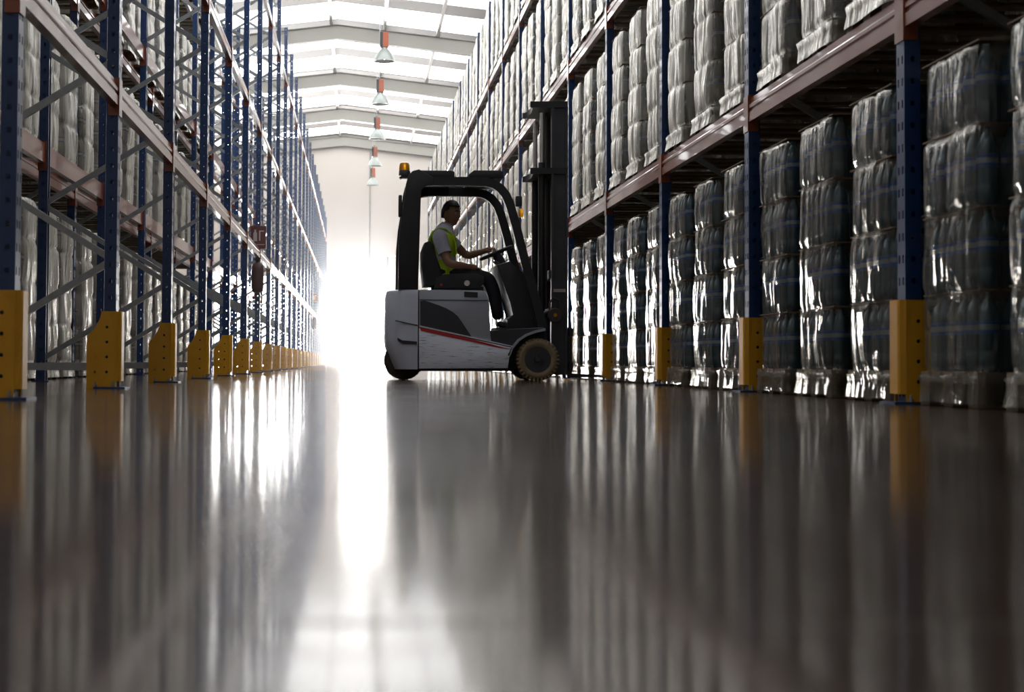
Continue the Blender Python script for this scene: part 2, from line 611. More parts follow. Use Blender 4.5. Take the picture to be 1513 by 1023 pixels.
# scattering volume added in the far aisle to imitate lens glare from the door
m = bpy.data.materials.new('glare_volume')
m.use_nodes = True
nt = m.node_tree
nt.nodes.remove(nt.nodes['Principled BSDF'])
vs_n = N(nt, 'ShaderNodeVolumeScatter', Density=GLARE_DENSITY, Anisotropy=0.92)
vs_n.inputs['Color'].default_value = (0.97, 0.985, 1.0, 1)
nt.links.new(vs_n.outputs[0], nt.nodes['Material Output'].inputs['Volume'])
M['glare'] = m
o = link('glare', box_mesh('glare', -1.36, 2.38, 17.5, YW - .2, .02, 7.1, 'glare'))
o['kind'] = 'stuff'
tag(o, 'added thin bright veil imitating lens glare at the far end of the aisle', 'glare')

# ---------------------------------------------------------------- racking
PITCH_R = 2.79
RY0, LY0 = 7.03, 6.69
RX, LX = 2.45, -1.455
FRAME_D = 1.05
UPW, UPD = 0.05, 0.072
LEV_R = [1.77, 3.62, 5.44]
LEV_L = [1.79, 3.68, 5.90]
BH = 0.076


def perforated(verts, faces, o, u, v, width, height, pitch, hw, hh):
    """sheet with one column of square holes"""
    o, u, v = Vector(o), Vector(u), Vector(v)
    n = int(height / pitch)
    for i in range(n):
        z0, z1 = i * pitch, (i + 1) * pitch
        zc = (z0 + z1) / 2
        k = len(verts)
        for a, c in ((0, z0), (width, z0), (width, z1), (0, z1), (width / 2 - hw, zc - hh), (width / 2 + hw, zc - hh), (width / 2 + hw, zc + hh), (width / 2 - hw, zc + hh)):
            verts.append(o + u * a + v * c)
        for q in range(4):
            r = (q + 1) % 4
            faces.append((k + q, k + r, k + 4 + r, k + 4 + q))


def upright_mesh(h):
    vs, fs = [], []
    perforated(vs, fs, (0, -UPW, 0), (0, 1, 0), (0, 0, 1), UPW, h, .10, .008, .018)
    perforated(vs, fs, (0, 0, 0), (0, 1, 0), (0, 0, 1), UPW, h, .10, .008, .018)
    for s in (-1, 1):
        perforated(vs, fs, (0, s * UPW, 0), (1, 0, 0), (0, 0, 1), UPD, h, .10, .009, .012)
        k = len(vs)
        vs += [Vector((UPD, s * UPW, 0)), Vector((UPD, s * .028, 0)), Vector((UPD, s * .028, h)), Vector((UPD, s * UPW, h))]
        fs.append((k, k + 1, k + 2, k + 3))
    return mesh_from('upright', vs, fs, 'blue')


UPH = 7.1
up_me = upright_mesh(UPH)
ZIG = 0.61


def bar_mesh(name, a, b_, hx, hy, mat):
    bm = bmesh.new()
    add_sweep(bm, [a, b_], rect(hx, hy), up=(0, 1, 0))
    return bm_mesh(name, bm, mat)


diag_a = bar_mesh('diagonal_brace', (FRAME_D - .03, 0, 0), (.03, 0, ZIG), .020, .016, 'galv')
diag_b = bar_mesh('diagonal_brace', (.03, 0, 0), (FRAME_D - .03, 0, ZIG), .020, .016, 'galv')
hor_me = bar_mesh('horizontal_brace', (.03, 0, 0), (FRAME_D - .03, 0, 0), .022, .018, 'galv')
bm = bmesh.new()
add_box(bm, -.03, .10, -.053, .053, 0, .008)
foot_me = bm_mesh('foot_plate', bm, 'blue')


def rack_frame(loc, rz, label, group, braces=True):
    t = thing('rack_frame', label, 'rack frame', loc, rz, group)
    link('upright', up_me, t)
    link('upright', up_me, t, (FRAME_D, 0, 0), math.pi)
    link('foot_plate', foot_me, t)
    link('foot_plate', foot_me, t, (FRAME_D, 0, 0), math.pi)
    link('horizontal_brace', hor_me, t, (0, 0, .13))
    link('horizontal_brace', hor_me, t, (0, 0, UPH - .12))
    n = int((UPH - .3) / ZIG)
    for i in range(n):
        link('diagonal_brace', diag_a if i % 2 == 0 else diag_b, t, (0, 0, .17 + i * ZIG))
    return t


# beam: box section with a stepped, grooved front; local x = 0 is the aisle face
BL = PITCH_R - 2 * UPW
bprof = [(0.0, -BH), (0.05, -BH), (0.05, BH), (0.014, BH), (0.014, .040), (0.004, .034), (0.0, .026), (0.0, .008), (0.009, .003), (0.009, -.012), (0.0, -.017)]
bm = bmesh.new()
add_prism(bm, bprof, 'Y', -BL / 2, BL / 2)
beam_me = bm_mesh('beam_box', bm, 'orange')
bm = bmesh.new()
add_box(bm, -.006, 0.0, -.056, .050, -.135, .095)
add_box(bm, -.006, .062, -.056, -.051, -.135, .095)
conn_me = bm_mesh('end_connector', bm, 'orange')
bm = bmesh.new()
add_box(bm, -.006, 0.0, -.050, .056, -.135, .095)
add_box(bm, -.006, .062, .051, .056, -.135, .095)
conn2_me = bm_mesh('end_connector', bm, 'orange')


def rack_beam(loc, rz, label, group):
    t = thing('rack_beam', label, 'rack beam', loc, rz, group)
    link('beam_box', beam_me, t)
    link('end_connector', conn_me, t, (0, -PITCH_R / 2, 0))
    link('end_connector', conn2_me, t, (0, PITCH_R / 2, 0))
    return t


# column guard: folded yellow plate with bolt holes
GH = 0.465


def guard_mesh():
    vs, fs = [], []

    def plate(y):
        outer = [(.03, 0), (.205, 0), (.205, .30), (.195, .325), (.165, .355), (.140, .395), (.125, .43), (.118, GH), (.03, GH)]
        holes = [(.085, .10), (.085, .19), (.085, .28), (.085, .37), (.155, .10), (.155, .19), (.155, .28)]
        loops = [[Vector((x, z, 0)) for x, z in outer]]
        for hx, hz in holes:
            loops.append([Vector((hx + .0095 * math.cos(a * math.pi / 4), hz + .0095 * math.sin(a * math.pi / 4), 0)) for a in range(8)])
        flat = [p for l in loops for p in l]
        k = len(vs)
        vs.extend(Vector((p.x, y, p.y)) for p in flat)
        for tri in tessellate_polygon(loops):
            fs.append(tuple(k + i for i in tri))
    plate(-.078)
    plate(.078)
    pl = [(.03, -.078), (.006, -.066), (0, -.05), (0, .05), (.006, .066), (.03, .078)]
    k = len(vs)
    for z in (.045, GH):
        vs.extend(Vector((x, y, z)) for x, y in pl)
    for i in range(5):
        fs.append((k + i, k + i + 1, k + 7 + i, k + 6 + i))
    me = mesh_from('guard_plate', vs, fs, 'yellow')
    bm = bmesh.new()
    bm.from_mesh(me)
    bmesh.ops.remove_doubles(bm, verts=bm.verts[:], dist=1e-5)
    bmesh.ops.recalc_face_normals(bm, faces=bm.faces[:])
    bmesh.ops.solidify(bm, geom=bm.faces[:], thickness=0.005)
    bm.to_mesh(me)
    bm.free()
    return me


guard_me = guard_mesh()
bm = bmesh.new()
add_cyl(bm, (0, 0, 0), (0, 0, .034), .005, seg=8)
add_cyl(bm, (0, 0, .004), (0, 0, .016), .011, seg=6)
bolt_me = bm_mesh('anchor_bolt', bm, 'galv')
bm = bmesh.new()
add_box(bm, -.03, .16, -.105, .105, 0, .01)
gfoot_me = bm_mesh('foot_flange', bm, 'blue')


def column_guard(loc, rz, label, group):
    t = thing('column_guard', label, 'column guard', loc, rz, group)
    link('guard_plate', guard_me, t)
    link('foot_flange', gfoot_me, t)
    for yy in (-.092, .092):
        for xx in (.045, .15):
            link('anchor_bolt', bolt_me, t, (xx, yy, .008))
    return t


NL = 25
NR = 18
for k in range(NL):
    y = LY0 + PITCH_R * k
    rack_frame((LX, y, 0), math.pi, 'blue upright frame with grey diagonal braces, left rack, %s from the camera' % nth(k + 1), 'left rack frames')
    column_guard((LX + .037, y, 0), math.pi, 'yellow column guard at the left rack foot, %s from the camera' % nth(k + 1), 'left column guards')
for k in range(0, NR):
    y = RY0 + PITCH_R * k
    rack_frame((RX, y, 0), 0, 'blue upright frame between bottle pallets, right rack, %s from the camera' % nth(k + 1), 'right rack frames')
    if True:
        column_guard((RX - .037, y, 0), 0, 'yellow column guard at the right rack foot, %s from the camera' % nth(k + 1), 'right column guards')
# racking standing behind the left row, which carries the pallets seen through it
LBX = LX - FRAME_D - 0.22
NB = 14
for k in range(1, NB):
    y = LY0 + PITCH_R * k
    rack_frame((LBX, y, 0), math.pi, 'blue upright frame of the row behind the left rack, %s from the camera' % nth(k), 'rear left rack frames')
LEVN = ['lowest', 'middle', 'top']
for k in range(NL - 1):
    y = LY0 + PITCH_R * (k + .5)
    for li, z in enumerate(LEV_L):
        if z > CAMH + .235 * (y + 2.5):
            continue
        rack_beam((LX, y, z), math.pi, 'orange front beam of the left rack, %s level, %s bay from the camera' % (LEVN[li], nth(k + 1)), 'left rack front beams')
        if y > 9:
            rack_beam((LX - FRAME_D, y, z), 0, 'orange rear beam of the left rack, %s level, %s bay from the camera' % (LEVN[li], nth(k + 1)), 'left rack rear beams')
        if 1 <= k < NB - 1:
            rack_beam((LBX, y, z), math.pi, 'orange beam of the row behind the left rack, %s level, %s bay' % (LEVN[li], nth(k)), 'rear left rack beams')
            if li == 0:
                rack_beam((LBX - FRAME_D, y, z), 0, 'orange far-side beam behind the left rack pallets, lowest level, %s bay' % nth(k), 'rear left far beams')
for k in range(-1, NR - 1):
    y = RY0 + PITCH_R * (k + .5)
    for li, z in enumerate(LEV_R):
        if z > CAMH + .235 * (y + 2.5):
            continue
        rack_beam((RX, y, z), 0, 'orange front beam of the right rack, %s level, %s bay from the camera' % (LEVN[li], nth(k + 2)), 'right rack front beams')
        if li == 0 and k < 8:
            rack_beam((RX + FRAME_D, y, z), math.pi, 'orange rear beam of the right rack, lowest level, %s bay from the camera' % nth(k + 2), 'right rack rear beams')

# ---------------------------------------------------------------- pallets of bottled water
PW, PD, PH = 0.63, 1.20, 0.144
TIERS, TH = 4, 0.335
NYB, NXB = 6, 13
BR = 0.0432
rng = np.random.default_rng(5)


def vnoise(u, v, seed, per=None):
    """smooth value noise on arrays u, v"""
    g = np.random.default_rng(seed).random((64, 64)) * 2 - 1
    iu, iv = np.floor(u).astype(int), np.floor(v).astype(int)
    fu, fv = u - iu, v - iv
    fu, fv = fu * fu * (3 - 2 * fu), fv * fv * (3 - 2 * fv)
    a = g[iu % 64, iv % 64]
    b2_ = g[(iu + 1) % 64, iv % 64]
    c = g[iu % 64, (iv + 1) % 64]
    d = g[(iu + 1) % 64, (iv + 1) % 64]
    return (a * (1 - fu) + b2_ * fu) * (1 - fv) + (c * (1 - fu) + d * fu) * fv


def plan_in(x, y, nx):
    """how far the wrapped load is pulled in towards its corners"""
    a = np.clip((np.abs(y) / (PW / 2) - .5) / .5, 0, 1) ** 2.0 * .028
    b = np.clip((.12 - x) / .12, 0, 1) ** 2.0 * .02
    return np.where(nx < -.5, a, b)


def film_mesh(seed):
    r = random.Random(seed)
    # perimeter of the load, starting at the back corner; local x = 0 is the aisle face
    per = []
    def seg(p, q, n, nrm):
        for i in range(n):
            t = i / n
            per.append((p[0] + (q[0] - p[0]) * t, p[1] + (q[1] - p[1]) * t, nrm[0], nrm[1]))
    rc = 0.025
    hw = PW / 2
    def corner(cx, cy, a0):
        for i in range(4):
            a = R(a0 + 90 * i / 4)
            per.append((cx + rc * math.cos(a), cy + rc * math.sin(a), math.cos(a), math.sin(a)))
    seg((PD, -hw), (rc, -hw), 44, (0, -1))           # side, going towards the aisle
    per2 = per[:]
    corner(rc, -hw + rc, 270) if False else None
    for i in range(4):
        a = R(270 - 90 * i / 4)
        per.append((rc + rc * math.cos(a), -hw + rc + rc * math.sin(a), math.cos(a), math.sin(a)))
    seg((0, -hw + rc), (0, hw - rc), 32, (-1, 0))
    for i in range(4):
        a = R(180 - 90 * i / 4)
        per.append((rc + rc * math.cos(a), hw - rc + rc * math.sin(a), math.cos(a), math.sin(a)))
    seg((rc, hw), (PD, hw), 44, (0, 1))
    seg((PD, hw), (PD, -hw), 6, (1, 0))
    per = np.array(per)
    n = len(per)
    s = np.concatenate([[0], np.cumsum(np.hypot(np.diff(per[:, 0]), np.diff(per[:, 1])))])
    pin_ = plan_in(per[:, 0], per[:, 1], per[:, 2])
    rows = [(0.015, -1, 0), (.05, -1, .2), (.09, -1, .5), (.125, -1, .8)]
    RT = 11
    for t in range(TIERS):
        for i in range(RT):
            rows.append((PH + TH * (t + i / RT), t, i / RT))
    rows.append((PH + TH * TIERS - .004, TIERS - 1, 1.0))
    dx = [r.uniform(-.008, .008) for _ in range(TIERS)]
    dy = [r.uniform(-.005, .005) for _ in range(TIERS)]
    ph = [r.uniform(0, 6.28) for _ in range(TIERS)]
    vs = []
    for z, t, f in rows:
        zz = np.full(n, z)
        big = vnoise(s * 3.1 + seed * 7.3, zz * 3.0 + seed, seed + 3) * .010
        fine = vnoise(s * 11 + seed * 3.3, zz * 7.0 + seed * 2, seed + 9) * .006
        if t < 0:
            off = .010 + np.abs(big) * .7 + fine + .006 * math.sin(z * 60)
            ox = oy = 0
        else:
            e = min(f, 1 - f) * TH           # distance to the nearest seam
            pin = -.008 * math.exp(-(e / .012) ** 2)
            bul = .003 * (1 - (2 * f - 1) ** 4)
            neck = -.003 * max(0, (f - .72) / .28) ** 1.3
            bot = np.abs(np.cos(s / (BR * 2) * math.pi + ph[t])) * .0014 - .0007
            pack = -.007 * np.exp(-((((s + ph[t] * .05) % .27) - .135) / .016) ** 2) * (1 - .5 * vnoise(s * 4, zz * 2, seed + 31))
            off = pin + bul + neck + bot + pack + big + fine - pin_
            ox, oy = dx[t], dy[t]
        X = per[:, 0] + per[:, 2] * off + ox
        Y = per[:, 1] + per[:, 3] * off + oy
        vs.append(np.stack([X, Y, zz + (.006 * np.sin(s * 9 + seed) if t >= 0 else 0)], 1))
    nr = len(rows)
    V = np.concatenate(vs).tolist()
    F = []
    for j in range(nr - 1):
        for i in range(n):
            k = (i + 1) % n
            F.append((j * n + i, j * n + k, (j + 1) * n + k, (j + 1) * n + i))
    ctr = len(V)
    V.append((PD / 2, 0, PH + TH * TIERS + .004))
    for i in range(n):
        F.append(((nr - 1) * n + i, (nr - 1) * n + (i + 1) % n, ctr))
    me = mesh_from('stretch_film', V, F, 'film', smooth=True)
    bm = bmesh.new()
    bm.from_mesh(me)
    bmesh.ops.recalc_face_normals(bm, faces=bm.faces[:])
    bm.to_mesh(me)
    bm.free()
    return me


BPROF = [(.034, 0), (.0432, .012), (.0432, .075), (.0405, .082), (.0432, .09), (.0432, .15), (.0434, .152), (.0434, .168), (.0434, .190), (.0434, .206), (.0432, .208), (.042, .225), (.030, .272), (.0145, .296), (.0155, .300), (.0155, .318)]


def bottle_verts(cx, cy, cz, V, F, MI, seg=10):
    k = len(V)
    for r_, h in BPROF:
        for i in range(seg):
            a = 2 * math.pi * i / seg
            V.append((cx + r_ * math.cos(a), cy + r_ * math.sin(a), cz + h))
    for j in range(len(BPROF) - 1):
        mi = 1 if j in (6, 8) else 2 if j == 7 else 0
        for i in range(seg):
            F.append((k + j * seg + i, k + j * seg + (i + 1) % seg, k + (j + 1) * seg + (i + 1) % seg, k + (j + 1) * seg + i))
            MI.append(mi)
    F.append(tuple(k + (len(BPROF) - 1) * seg + i for i in range(seg)))
    MI.append(0)


V, F, MI = [], [], []
bottle_verts(0, 0, 0, V, F, MI, 12)
bottle_me = mesh_from('bottle', V, F, ['bottle', 'labelblue', 'labelwhite'], MI, smooth=True)
bottle_spots = []
for i in range(NYB):
    yb_ = -PW / 2 + .052 + i * (PW - .104) / (NYB - 1)
    yb_ *= .965
    bottle_spots.append((.056 + float(plan_in(np.array([0.]), np.array([yb_]), np.array([-1.]))[0]), yb_))
for i in range(1, 7):
    for s in (-1, 1):
        bottle_spots.append((.072 + i * (PD - .104) / (NXB - 1), s * (PW / 2 - .058)))
V, F, MI = [], [], []
for cx, cy in bottle_spots:
    bottle_verts(cx, cy, 0.003, V, F, MI, 8)
tier_me = mesh_from('bottle_tier', V, F, ['bottle', 'labelblue', 'labelwhite'], MI, smooth=True)
ltier_me = tier_me.copy()
ltier_me.materials[0] = M['clearbottle']
bm = bmesh.new()
add_box(bm, .13, PD - .02, -PW / 2 + .11, PW / 2 - .11, 0.003, TH - .05)
add_box(bm, PD * .55, PD - .02, -PW / 2 + .015, PW / 2 - .015, 0.003, TH - .05)
core_me = bm_mesh('blocking_core', bm, 'bottle')  # plain dark boxes added inside the tiers to block light


def board_boxes():
    L = []
    for i in range(5):                       # top deck boards across the aisle direction
        yc = -PW / 2 + .05 + i * (PW - .10) / 4
        L.append(('deck_board', 0, PD, yc - .045, yc + .045, .122, .144))
    for xc in (.05, PD / 2, PD - .05):
        L.append(('stringer_board', xc - .05, xc + .05, -PW / 2, PW / 2, .100, .122))
        for yc in (-PW / 2 + .05, 0, PW / 2 - .05):
            L.append(('block', xc - .05, xc + .05, yc - .05, yc + .05, .022, .100))
    for yc in (-PW / 2 + .05, 0, PW / 2 - .05):
        L.append(('bottom_board', 0, PD, yc - .05, yc + .05, 0, .022))
    return L


bm = bmesh.new()
for q in board_boxes():
    add_box(bm, *q[1:])
pallet_me = bm_mesh('pallet', bm, 'wood')
board_me = [(q[0], box_mesh(q[0], *q[1:], 'wood')) for q in board_boxes()]
films = [film_mesh(11 + 5 * i) for i in range(7)]
milky, lefty = [], []
for f_ in films:
    f2_ = f_.copy()
    f2_.materials[0] = M['milkfilm']
    milky.append(f2_)
    f3_ = f_.copy()
    f3_.materials[0] = M['leftfilm']
    lefty.append(f3_)
prnd = random.Random(3)
TAGS = ['nearest of three', 'middle of three', 'farthest of three']


bm = bmesh.new()
add_box(bm, .012, PD - .01, -PW / 2 + .004, PW / 2 - .004, 0, .006)
pad_me = bm_mesh('layer_pad', bm, 'card')


def bottle_pallet(loc, rz, label, group, near=False, clear=False):
    t = thing('bottle_pallet', label, 'pallet load', loc, rz + prnd.uniform(-.006, .006), group)
    if near:
        p = link('pallet', board_me[0][1], t)
        for nm, me in board_me[1:]:
            link(nm, me, p)
    else:
        link('pallet', pallet_me, t)
    for q in range(TIERS):
        z = PH + TH * q
        tr_ = link('bottle_tier', core_me if near else ltier_me if rz else tier_me, t, (0, 0, z))
        if near:
            for cx, cy in bottle_spots:
                link('bottle', bottle_me, tr_, (cx, cy, .003))
        elif not rz:
            link('blocking_core', core_me, tr_)
    for q in range(1, TIERS + 1 if not rz else 1):
        link('layer_pad', pad_me, t, (0, 0, PH + TH * q - .008))
    link('stretch_film', prnd.choice(films if clear else lefty if rz else milky), t)
    return t


SLOT = (PITCH_R - 2 * UPW) / 3
for k in range(-1, NR - 1):
    y0 = RY0 + PITCH_R * k + UPW
    for li in range(4):
        z = 0.002 if li == 0 else LEV_R[li - 1] + BH
        where = 'on the floor' if li == 0 else 'on the %s beams' % LEVN[li - 1]
        for j in range(3):
            y = y0 + SLOT * (j + .5)
            if y < 5.2:
                continue
            if z > CAMH + .235 * (y + 1.5):
                continue
            jit = prnd.uniform(-.008, .008)
            bottle_pallet((RX + .018 + prnd.uniform(-.008, .008), y + jit, z), 0,
                          'wrapped water pallet %s, right rack, %s bay, %s' % (where, nth(k + 2), TAGS[j]),
                          'water pallets in the right rack', near=(li == 0 and y < 12.0) or (li == 1 and y < 11), clear=(li == 0))
for k in range(1, 8):
    y0 = LY0 + PITCH_R * k + UPW
    for li in range(4):
        z = 0.002 if li == 0 else LEV_L[li - 1] + BH
        where = 'on the floor' if li == 0 else 'on the %s beams' % LEVN[li - 1]
        for j in range(3):
            y = y0 + SLOT * (j + .5)
            if y < 10.0 or z > CAMH + .235 * (y + 1.5) or (li == 0 and y > 27):
                continue
            bottle_pallet((LBX + .05 + prnd.uniform(-.012, .012), y + prnd.uniform(-.008, .008), z), math.pi,
                          'wrapped water pallet %s behind left rack, %s bay, %s' % (where, nth(k), TAGS[j]),
                          'water pallets behind the left rack')
#@@REST@@

# ---------------------------------------------------------------- hanging lamps
lamp_names = ['nearest', 'second', 'third', 'fourth', 'farthest']
LPROF = [(.085, .38), (.10, .34), (.15, .29), (.22, .20), (.275, .09), (.30, 0.0)]
for i in range(5):
    d = 42.6 + 7.58 * i
    x = 0.70
    zb = CAMH + (535 - [88, 152.5, 204, 244, 273][i]) * d / FPX
    t = thing('pendant_lamp', 'white bell-shaped pendant lamp with orange housing, %s in the row over the aisle' % lamp_names[i], 'lamp', (x, d, zb), 0, 'pendant lamps')
    bm = bmesh.new()
    rings = []
    seg = 24
    for r_, h in LPROF + [(r2 - .012, h2 + (.004 if h2 > .01 else 0)) for r2, h2 in LPROF[::-1]]:
        rings.append([bm.verts.new((r_ * math.cos(2 * math.pi * q / seg), r_ * math.sin(2 * math.pi * q / seg), h)) for q in range(seg)])
    for a in range(len(rings) - 1):
        for q in range(seg):
            bm.faces.new((rings[a][q], rings[a][(q + 1) % seg], rings[a + 1][(q + 1) % seg], rings[a + 1][q]))
    bm.faces.new(rings[-1])
    link('lamp_shade', bm_mesh('lamp_shade', bm, 'lampwhite', True, 40), t)
    bm = bmesh.new()
    add_lathe(bm, [(.02, .05), (.06, .07), (.075, .13), (.05, .20), (.03, .25)], (0, 0, 0), seg=12)
    link('bulb', bm_mesh('bulb', bm, 'lampglass', True), t)
    bm = bmesh.new()
    add_box(bm, -.115, .115, -.10, .10, .38, .80, .012)
    link('ballast_housing', bm_mesh('ballast_housing', bm, 'lamporange'), t)
    bm = bmesh.new()
    add_box(bm, -.125, -.045, -.112, .112, .385, .795, .004)
    add_cyl(bm, (-.02, 0, .80), (-.02, 0, .86), .02, seg=8)
    link('heat_sink', bm_mesh('heat_sink', bm, 'black'), t)
    bm = bmesh.new()
    add_cyl(bm, (-.02, 0, .86), (-.02, 0, roof_z(x, UP) - zb - .02), .014, seg=6)
    link('suspension_rod', bm_mesh('suspension_rod', bm, 'galv'), t)

# ---------------------------------------------------------------- end wall fittings
bm = bmesh.new()
p0, p1 = P(546, 283, YW - .02), P(546, 385, YW - .02)
add_cyl(bm, (p1.x, YW - .04, p1.z), (p1.x, YW - .04, roof_z(p1.x, -.1)), .03, seg=8)
for q in range(4):
    zz = p1.z + .4 + q * 1.2
    add_box(bm, p1.x - .05, p1.x + .05, YW - .03, YW - .004, zz, zz + .04)
tag(link('conduit_pipe', bm_mesh('conduit_pipe', bm, 'beamcream')), 'thin vertical conduit down the cream end wall above the open door', 'pipe')
a = P(568, 378, YW)
c = P(586, 368, YW)
t = thing('wall_bracket', 'small pale bracket box on the end wall beside the bright door', 'bracket', (a.x, YW, a.z))
link('bracket_arm', box_mesh('bracket_arm', 0, c.x - a.x, -.15, 0, -.06, .0, 'purlin'), t)
link('down_pipe', box_mesh('down_pipe', .12, .19, -.1, -.03, -.62, -.06, 'beamcream'), t)
link('back_box', box_mesh('back_box', .05, c.x - a.x + .02, -.06, 0, 0, .42, 'wall'), t)

# ---------------------------------------------------------------- fire signs and covered extinguishers on the left rack
def fire_point(yk, zs, ze, which):
    y = LY0 + PITCH_R * yk - UPW - .012
    t = thing('fire_sign', 'dark red fire extinguisher sign with pale pictogram on left rack upright, %s' % which, 'sign', (LX - .03, y, zs), 0, 'fire signs')
    bm = bmesh.new()
    add_box(bm, -.115, .115, -.012, 0, -.17, .17, .003)
    link('sign_plate', bm_mesh('sign_plate', bm, 'signred'), t)
    bm = bmesh.new()
    # extinguisher pictogram and flame, then two blank text bars
    add_prism(bm, [(-.075, -.06), (-.02, -.06), (-.02, .06), (-.035, .085), (-.035, .115), (-.06, .115), (-.06, .085), (-.075, .06)], 'Y', -.016, -.011)
    add_prism(bm, [(.01, .10), (.085, .10), (.085, .085), (.03, .085), (.03, -.05), (.01, -.05)], 'Y', -.016, -.011)
    add_box(bm, -.095, .095, -.016, -.011, -.115, -.105)
    link('pictogram', bm_mesh('pictogram', bm, 'signwhite'), t)
    t2 = thing('fire_extinguisher', 'dark red covered fire extinguisher hanging on left rack upright, %s' % which, 'extinguisher', (LX - .03, y - .11, ze), 0, 'covered extinguishers')
    bm = bmesh.new()
    add_lathe(bm, [(.05, -.24), (.08, -.22), (.09, -.17), (.092, .10), (.085, .16), (.05, .20), (.03, .215)], (0, 0, 0), seg=18)
    link('cover', bm_mesh('cover', bm, 'bagred', True), t2)
    bm = bmesh.new()
    add_cyl(bm, (0, 0, .21), (0, 0, .245), .022, seg=10)
    add_box(bm, -.05, .02, -.012, .012, .245, .262, .004)
    add_box(bm, -.055, .01, -.010, .010, .275, .288, .004)
    link('valve_handle', bm_mesh('valve_handle', bm, 'black'), t2)
    bm = bmesh.new()
    add_box(bm, -.03, .03, .085, .11, -.12, .12)
    link('wall_hook', bm_mesh('wall_hook', bm, 'galv'), t2)


yk = 6
d = LY0 + PITCH_R * yk
fire_point(yk, CAMH + (535 - 352) * d / FPX, CAMH + (535 - 411) * d / FPX, 'nearer one')
yk = 17
d = LY0 + PITCH_R * yk
fire_point(yk, CAMH + (535 - 441.5) * d / FPX, CAMH + (535 - 477) * d / FPX, 'farther one')

# ---------------------------------------------------------------- forklift truck
FY = 15.0                       # near side of the truck
FW = 1.06
FR = Vector((1.05, FY + FW / 2, 0))
fork = thing('forklift', 'silver and black electric forklift truck crossing the aisle with beacon and raised mast', 'forklift', FR)


def q2(x, y, dy=0.0):
    """photo pixel on the truck plane -> local (x, z)"""
    p = P(x, y, FY + dy) - FR
    return (p.x, p.z)


def l3(x, y, dy=0.0):
    p = P(x, y, FY + dy) - FR
    return Vector((p.x, p.y, p.z))


H0, H1 = -FW / 2, FW / 2


def part(name, bm, mat, parent=fork, smooth=True, angle=35, label=None):
    o = link(name, bm_mesh(name, bm, mat, smooth, angle), parent)
    if label:
        o['label'] = label
    return o


# counterweight: plan outline with rounded rear corners, tapering to the bottom
xr, xf = q2(569, 480)[0], q2(617.5, 480)[0]
zt, zb = q2(590, 428)[1], q2(600, 546)[1]
plan = []
rc = .20
for i in range(9):
    a = R(180 + 90 * i / 8)
    plan.append((xr + rc + rc * math.cos(a), H0 + rc + rc * math.sin(a)))
plan.append((xf, H0))
plan.append((xf, H1))
for i in range(9):
    a = R(90 + 90 * i / 8)
    plan.append((xr + rc + rc * math.cos(a), H1 - rc + rc * math.sin(a)))
bm = bmesh.new()
levels = [(zb, .10), (zb + .10, .055), (zb + .22, .012), (zb + .30, 0.0), (zb + .55, .004), (zt - .05, .008), (zt - .012, .018), (zt, .045)]
rings = []
for z, ins in levels:
    rings.append([bm.verts.new((min(xf, x + ins * max(0, (xf - x) / (xf - xr))), y * (1 - ins * .25), z)) for x, y in plan])
n = len(plan)
for a in range(len(rings) - 1):
    for i in range(n):
        bm.faces.new((rings[a][i], rings[a][(i + 1) % n], rings[a + 1][(i + 1) % n], rings[a + 1][i]))
bm.faces.new(rings[0])
bm.faces.new(rings[-1])
cw = part('counterweight', bm, 'silverclean')
bm = bmesh.new()
add_sweep(bm, [Vector((*(q2(584, 474)[:1]), H0 - .002, q2(584, 474)[1])), Vector((q2(617, 481)[0], H0 - .002, q2(617, 481)[1]))], rect(.004, .004))
part('panel_seam', bm, 'blackplastic', cw)
bm = bmesh.new()
add_prism(bm, [q2(587, 499), q2(594, 503), q2(616, 505), q2(616, 509), q2(596, 508.5), q2(588, 504)], 'Y', H0 - .006, H0 + .03)
part('tow_recess', bm, 'blackplastic', cw)
# hood over the battery
bm = bmesh.new()
add_prism(bm, [q2(619, 428), q2(712, 429.5), q2(719, 432), q2(722, 440), q2(726, 506), q2(619, 483)], 'Y', H0 + .012, H1 - .012, .008)
hood = part('battery_hood', bm, 'hood')
bm = bmesh.new()
add_prism(bm, [q2(621, 445), q2(627, 444), q2(648, 451), q2(660, 456), q2(669, 461), q2(676, 467), q2(682, 475), q2(697, 498), q2(621, 482)], 'Y', H0 + .006, H0 + .02)
part('side_panel', bm, 'charcoal', hood, label='dark curved side panel')
bm = bmesh.new()
add_sweep(bm, [Vector((q2(620, 443)[0], H0 + .012, q2(620, 443)[1])), Vector((q2(721, 444)[0], H0 + .012, q2(721, 444)[1]))], rect(.003, .004))
part('hood_seam', bm, 'blackplastic', hood)
bm = bmesh.new()
add_prism(bm, [q2(686, 431), q2(706, 432), q2(706, 440), q2(686, 439)], 'Y', H0 + .008, H0 + .014)
part('data_plate', bm, 'blackplastic', hood)
# lower skirt
bm = bmesh.new()
add_prism(bm, [q2(619, 484), q2(757, 514), q2(752, 524), q2(751, 544.5), q2(619, 545)], 'Y', H0, H1, .006)
sk = part('side_skirt', bm, 'silver', label='scratched silver lower side panel')
bm = bmesh.new()
add_prism(bm, [q2(620, 483.5), q2(660, 492), q2(700, 502), q2(738, 512), q2(757, 516), q2(738, 514.5), q2(700, 506), q2(660, 497.5), q2(622, 489)], 'Y', H0 - .003, H0 + .01)
part('red_stripe', bm, 'red', sk)
bm = bmesh.new()
add_prism(bm, [q2(620, 481), q2(758, 511.5), q2(758, 513), q2(620, 483)], 'Y', H0 - .003, H0 + .012)
part('white_line', bm, 'reflect', sk)
bm = bmesh.new()
add_prism(bm, [q2(619, 545), q2(752, 544.5), q2(760, 549), q2(622, 548.5)], 'Y', H0 + .02, H1 - .02)
part('under_frame', bm, 'blackplastic')
